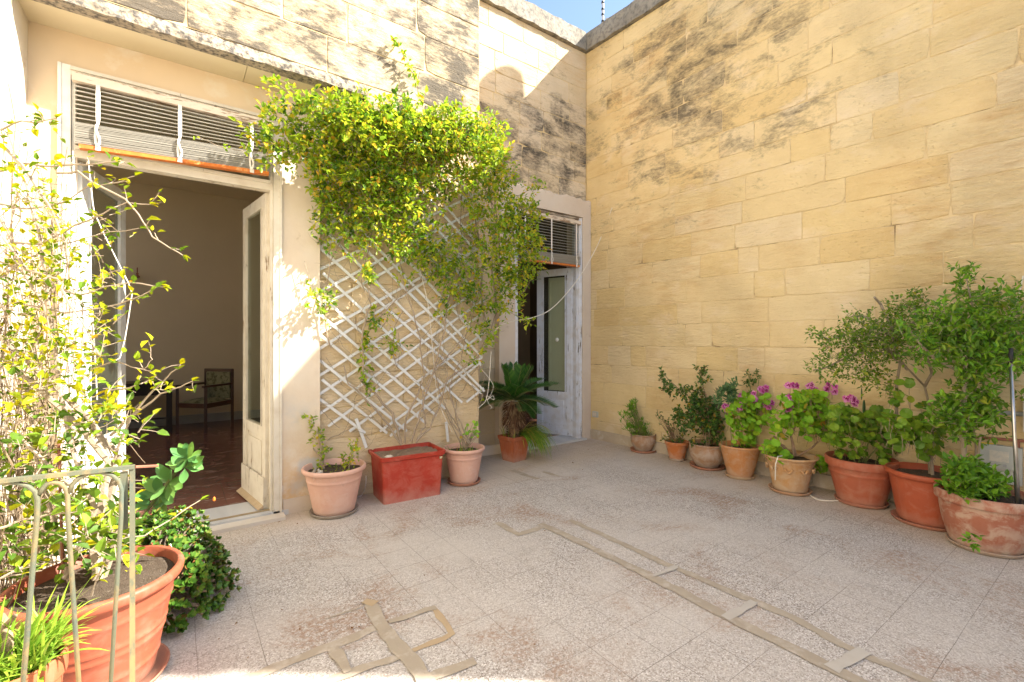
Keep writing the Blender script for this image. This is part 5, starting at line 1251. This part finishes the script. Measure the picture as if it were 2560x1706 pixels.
t = thing('plant_stake', 'rusty upright iron stake pushed into the soil of the huge pot', 'stake', tuple(at(155,1427,TB)))
q = MB(); q.tube([at(147,1110,TB), at(151,1250,TB), at(158,1440,TB)], .0055, 6); q.build('rod', M_rustrod, t)

# ---------------------------------------------------------------- room furniture
F1, F2, R2, R1 = Vector((.02,8.64,ZI)), Vector((.36,8.27,ZI)), Vector((.735,8.67,ZI)), Vector((.395,9.04,ZI))
t = thing('armchair', 'dark wooden armchair with faded green damask seat and back inside the dim room', 'armchair', tuple((F1+R2)/2))
for p_, h_ in ((F1,.68),(F2,.68),(R1,.92),(R2,.92)): q = MB(); q.bar(p_, p_+UP*h_, .045, .04, up=(1,0,0)); q.build('leg', M_darkwood, t)
q = MB()
for a, c in ((F1,F2),(F2,R2),(R2,R1),(R1,F1)): q.bar(a+UP*.40, c+UP*.40, .03, .07)
q.build('seat_frame', M_darkwood, t)
sx = (F2-F1); sy = (R2-F2); cen = (F1+R2)/2
q = MB(); n = 8; vs = []
for i in range(n+1):
    for j in range(n+1):
        fx, fy = i/n-.5, j/n-.5; vs.append(cen+sx*fx*.94+sy*fy*.94+UP*(.435+.05*(1-(2*fx)**4)*(1-(2*fy)**4)))
q.add(vs, [(i*9+j, i*9+j+1, (i+1)*9+j+1, (i+1)*9+j) for i in range(n) for j in range(n)]); q.build('seat', M_uphol, t, True)
q = MB(); mid = (R1+R2)/2; w_ = (R2-R1); q.obox(mid+UP*.66, w_*.44, Vector((-w_.y, w_.x, 0)).normalized()*.02, UP*.21); q.build('backrest', M_uphol, t)
q = MB(); q.bar(R1+UP*.90, R2+UP*.90, .045, .05); q.build('back_frame', M_darkwood, t)
for a, c in ((F1,R1),(F2,R2)): q = MB(); q.bar(a+UP*.69-(c-a).normalized()*.05, c+UP*.69, .045, .03); q.build('armrest', M_darkwood, t)
t = thing('side_table', 'dark wooden table partly hidden behind the open left door leaf inside the room', 'table', (-.7,8.9,ZI))
q = MB(); q.box(-1.35,-.03,8.6,9.2,.745,.785); q.build('table_top', M_darktable, t)
for x, y in ((-.08,8.65),(-.08,9.15),(-1.3,8.65),(-1.3,9.15)): q = MB(); q.box(x-.035,x+.035,y-.035,y+.035,ZI,.745); q.build('leg', M_darktable, t)
q = MB(); q.box(-1.26,-.12,8.64,8.66,.60,.744); q.box(-1.26,-.12,8.64,8.66,.24,.26); q.build('apron', M_darktable, t)
sc_ = at(352,700,8.0); sc_.y = 9.40; 
t = thing('wall_sconce', 'small faint candle sconce on the far wall of the dim room', 'wall lamp', (sc_.x, 9.40, sc_.z))
q = MB(); q.lathe([(.001,-.07),(.03,-.06),(.035,-.04),(.01,-.02),(.02,0),(.02,.005),(.008,.01),(.008,.09),(.001,.1)], Vector((sc_.x, 9.33, sc_.z)), 12); q.tube([(sc_.x,9.335,sc_.z-.05),(sc_.x,9.42,sc_.z-.06)], .008, 6); q.build('lamp_arm', M_copper, t)

# ---------------------------------------------------------------- fittings
def wallthing(name, label, cat, p): return thing(name, label, cat, tuple(p))
def hitB(u, v, out=0.0):    # photo position to the side wall
    r = ray(u, v); k = ((CB+NB_*out)-CAM).dot(NB_)/r.dot(NB_); return CAM+r*k
def onwall(c, hw, hh, dep): return (c+NB_*dep/2, DB*hw, NB_*dep/2, UP*hh)
c = hitB(2500,1150,.05); t = wallthing('meter_box', 'pale grey electrical enclosure with a clear cover on the side wall, behind the bushy pot', 'meter box', c)
q = MB(); q.obox(*onwall(c-NB_*.05+UP*-.03, .115, .135, .09)); q.build('enclosure', M_grey_pl, t)
q = MB(); q.obox(c-NB_*.05+NB_*.10+UP*.03, DB*.10, NB_*.0105, UP*.085); q.build('cover', simple('clear_cover', (.38,.40,.37), (.44,.45,.42), 9, .25, 0, spec=.6), t)
q = MB(); q.obox(c-NB_*.05+NB_*.112+UP*.035, DB*.05, NB_*.002, UP*.04); q.build('label_plate', simple('worn_label', (.60,.55,.45), (.42,.42,.38), 30, .6, 0), t)
for dx in (-.03, .03): q = MB(); cc2 = c-NB_*.05+NB_*.113-UP*.03+DB*dx; q.obox(cc2, DB*.009, NB_*.003, UP*.009); q.build('switch', M_pipe, t)
a = hitB(2470,1030,.03); c = hitB(2620,1040,.03); t = wallthing('conduit_pipe', 'horizontal grey pipe fixed to the side wall above the meter box', 'pipe', a)
q = MB(); q.tube([a, c], .016, 10); q.build('tube', M_pipe, t, True)
a = hitB(2425,1092,.03); c = hitB(2620,1108,.03); t = wallthing('water_pipe', 'corroded reddish pipe with a brass joint just above the meter box', 'pipe', a)
q = MB(); q.tube([a, c], .011, 8); q.tube([hitB(2545,1102,.035), hitB(2548,1160,.035)], .010, 8); q.build('tube', M_copper, t, True)
q = MB(); q.obox(hitB(2468,1110,.05), DB*.035, NB_*.004, UP*.008); q.build('yellow_tag', M_yellow, t)
a = at(2527,905,3.05); c = at(2546,1275,2.95); t = thing('broom_pole', 'shiny metal pole with a black grip standing upright by the bushy pot', 'pole', tuple(c))
q = MB(); q.tube([a, c], .0105, 10); q.build('pole', M_chrome, t, True)
q = MB(); q.tube([a+UP*.09, a-UP*.02], .0125, 10); q.build('grip', M_black, t, True)
q = MB(); q.tube([at(2540,1180,3.0), c], .0125, 10); q.build('pole_sleeve', M_black, t, True)
c = hitB(2590,1040,.06); t = wallthing('downpipe_box', 'off-white plastic box at the right edge on the side wall', 'box', c); q = MB(); q.obox(c, DB*.06, NB_*.05, UP*.12); q.obox(c+UP*.13, DB*.066, NB_*.055, UP*.012); q.build('housing', M_ledge, t)
c = hitB(1490,1036,.0); t = wallthing('power_socket', 'small white weatherproof socket low on the side wall next to the corner door', 'socket', c)
q = MB(); q.obox(c+NB_*.015, DB*.045, NB_*.0155, UP*.04); q.build('back_box', M_grey_pl, t); q = MB(); q.obox(c+NB_*.033, DB*.03, NB_*.002, UP*.026); q.build('flap', M_ledge, t)
# cables
def cable(label, P_, r=.004, mat=M_wirew):
    t = thing('cable', label, 'cable', tuple(P_[0])); q = MB()
    L = []
    for i in range(len(P_)-1):
        p0, p1, p2, p3 = P_[max(0,i-1)], P_[i], P_[i+1], P_[min(len(P_)-1,i+2)]
        for j in range(6):
            f = j/6; L.append(.5*((2*p1)+(p2-p0)*f+(2*p0-5*p1+4*p2-p3)*f*f+(3*p1-p0-3*p2+p3)*f**3))
    L.append(P_[-1]); q.tube(L, r, 6); q.build('wire', mat, t)
cable('white cable sagging from the side wall across the corner door to the vine', [hitB(1530,520,.01), hitB(1500,600,.01), at(1462,672,6.3), at(1420,730,6.0), at(1375,775,5.7), at(1330,795,5.4), at(1290,802,5.2), at(1255,812,5.0), at(1235,830,4.9)], .005)
cable('long thin pale cord dangling at the right end of the trellis', [onY(1228,880,4.1), onY(1222,960,4.1), onY(1215,1000,4.12), onY(1200,1017,4.14), onY(1195,1020,4.14)], .0035)
cable('loose knotted tangle of pale string in front of the cycad fronds', [onY(1205,925,4.1), onY(1232,960,4.05), onY(1228,985,4.1), onY(1218,1000,4.05), onY(1232,990,4.05), onY(1234,1000,4.0), onY(1216,990,4.05), onY(1222,1010,4.0), onY(1230,1018,4.0), onY(1226,1022,4.0)], .0025)
cable('thin pale string running straight up the trellis into the vine', [onY(1130,1080,4.05), onY(1096,1000,4.1), onY(1082,880,4.1), onY(1070,760,4.1), onY(1040,640,4.1)], .003)
cable('white hose lying on the paving between the ornate pot and the red pots', [Vector((p.x, p.y, .008)) for p in (fl(2020,1236), fl(2040,1250), fl(2070,1255), fl(2100,1254), fl(2125,1250))], .006)
cable('white cable looping behind the larger pink pot', [Vector((p.x,p.y,.01)) for p in (fl(893,1247), fl(905,1240))]+[onY(914,1215,4.1), onY(915,1190,4.15)], .004)
cable('faint wire hanging down the side wall above the bushy pot', [hitB(2558,690,.01), hitB(2545,745,.012), hitB(2525,790,.01), hitB(2515,830,.012)], .004)
cable('thin dark aerial wire crossing the patch of sky', [Vector((4.6,5.6,7.6)), Vector((4.2,5.5,6.2))], .004, M_black)
# mast
mp = Vector((5.17,4.82,5.82)); t = thing('antenna_mast', 'black and white banded aerial mast with a small box above the corner parapet', 'mast', tuple(mp))
q = MB(); q.tube([mp, mp+UP*1.1], .020, 12); q.build('mast', M_mast, t, True)
for z in (.10,.20,.34,.44,.52,.62): q = MB(); q.tube([mp+UP*z, mp+UP*(z+.03)], .0225, 12); q.build('black_band', M_black, t, True)
q = MB(); q.obox(mp+RT*.055-FW*.03+UP*.33, RT*.022, FW*.02, UP*.05); q.bar(mp+UP*.33, mp+RT*.05+UP*.33, .02, .01); q.build('junction_box', M_pipe, t)
# fallen leaves
for i, (u, v) in enumerate([(700,1306),(745,1313),(897,1314),(1130,1318),(702,1528),(748,1575),(880,1578),(895,1573),(550,1600),(1340,1615),(1567,1615),(595,1560),(1430,1158),(1472,1126),(1455,1176),(1360,1330),(620,1650),(1063,1442)]):
    p = fl(u, v); q = MB(); a = R.uniform(0,6.28); big = i in (6,12); L_ = .028 if big else R.uniform(.009,.018)
    leaf(q, p+UP*.007, Vector((math.cos(a), math.sin(a), .1)), UP, L_, L_*.5, .5, .3)
    tag(q.build('fallen_leaf', M_fallen), 'tiny dry brown leaf lying on the terrazzo paving', 'leaf', 'dry leaves fallen on the paving')
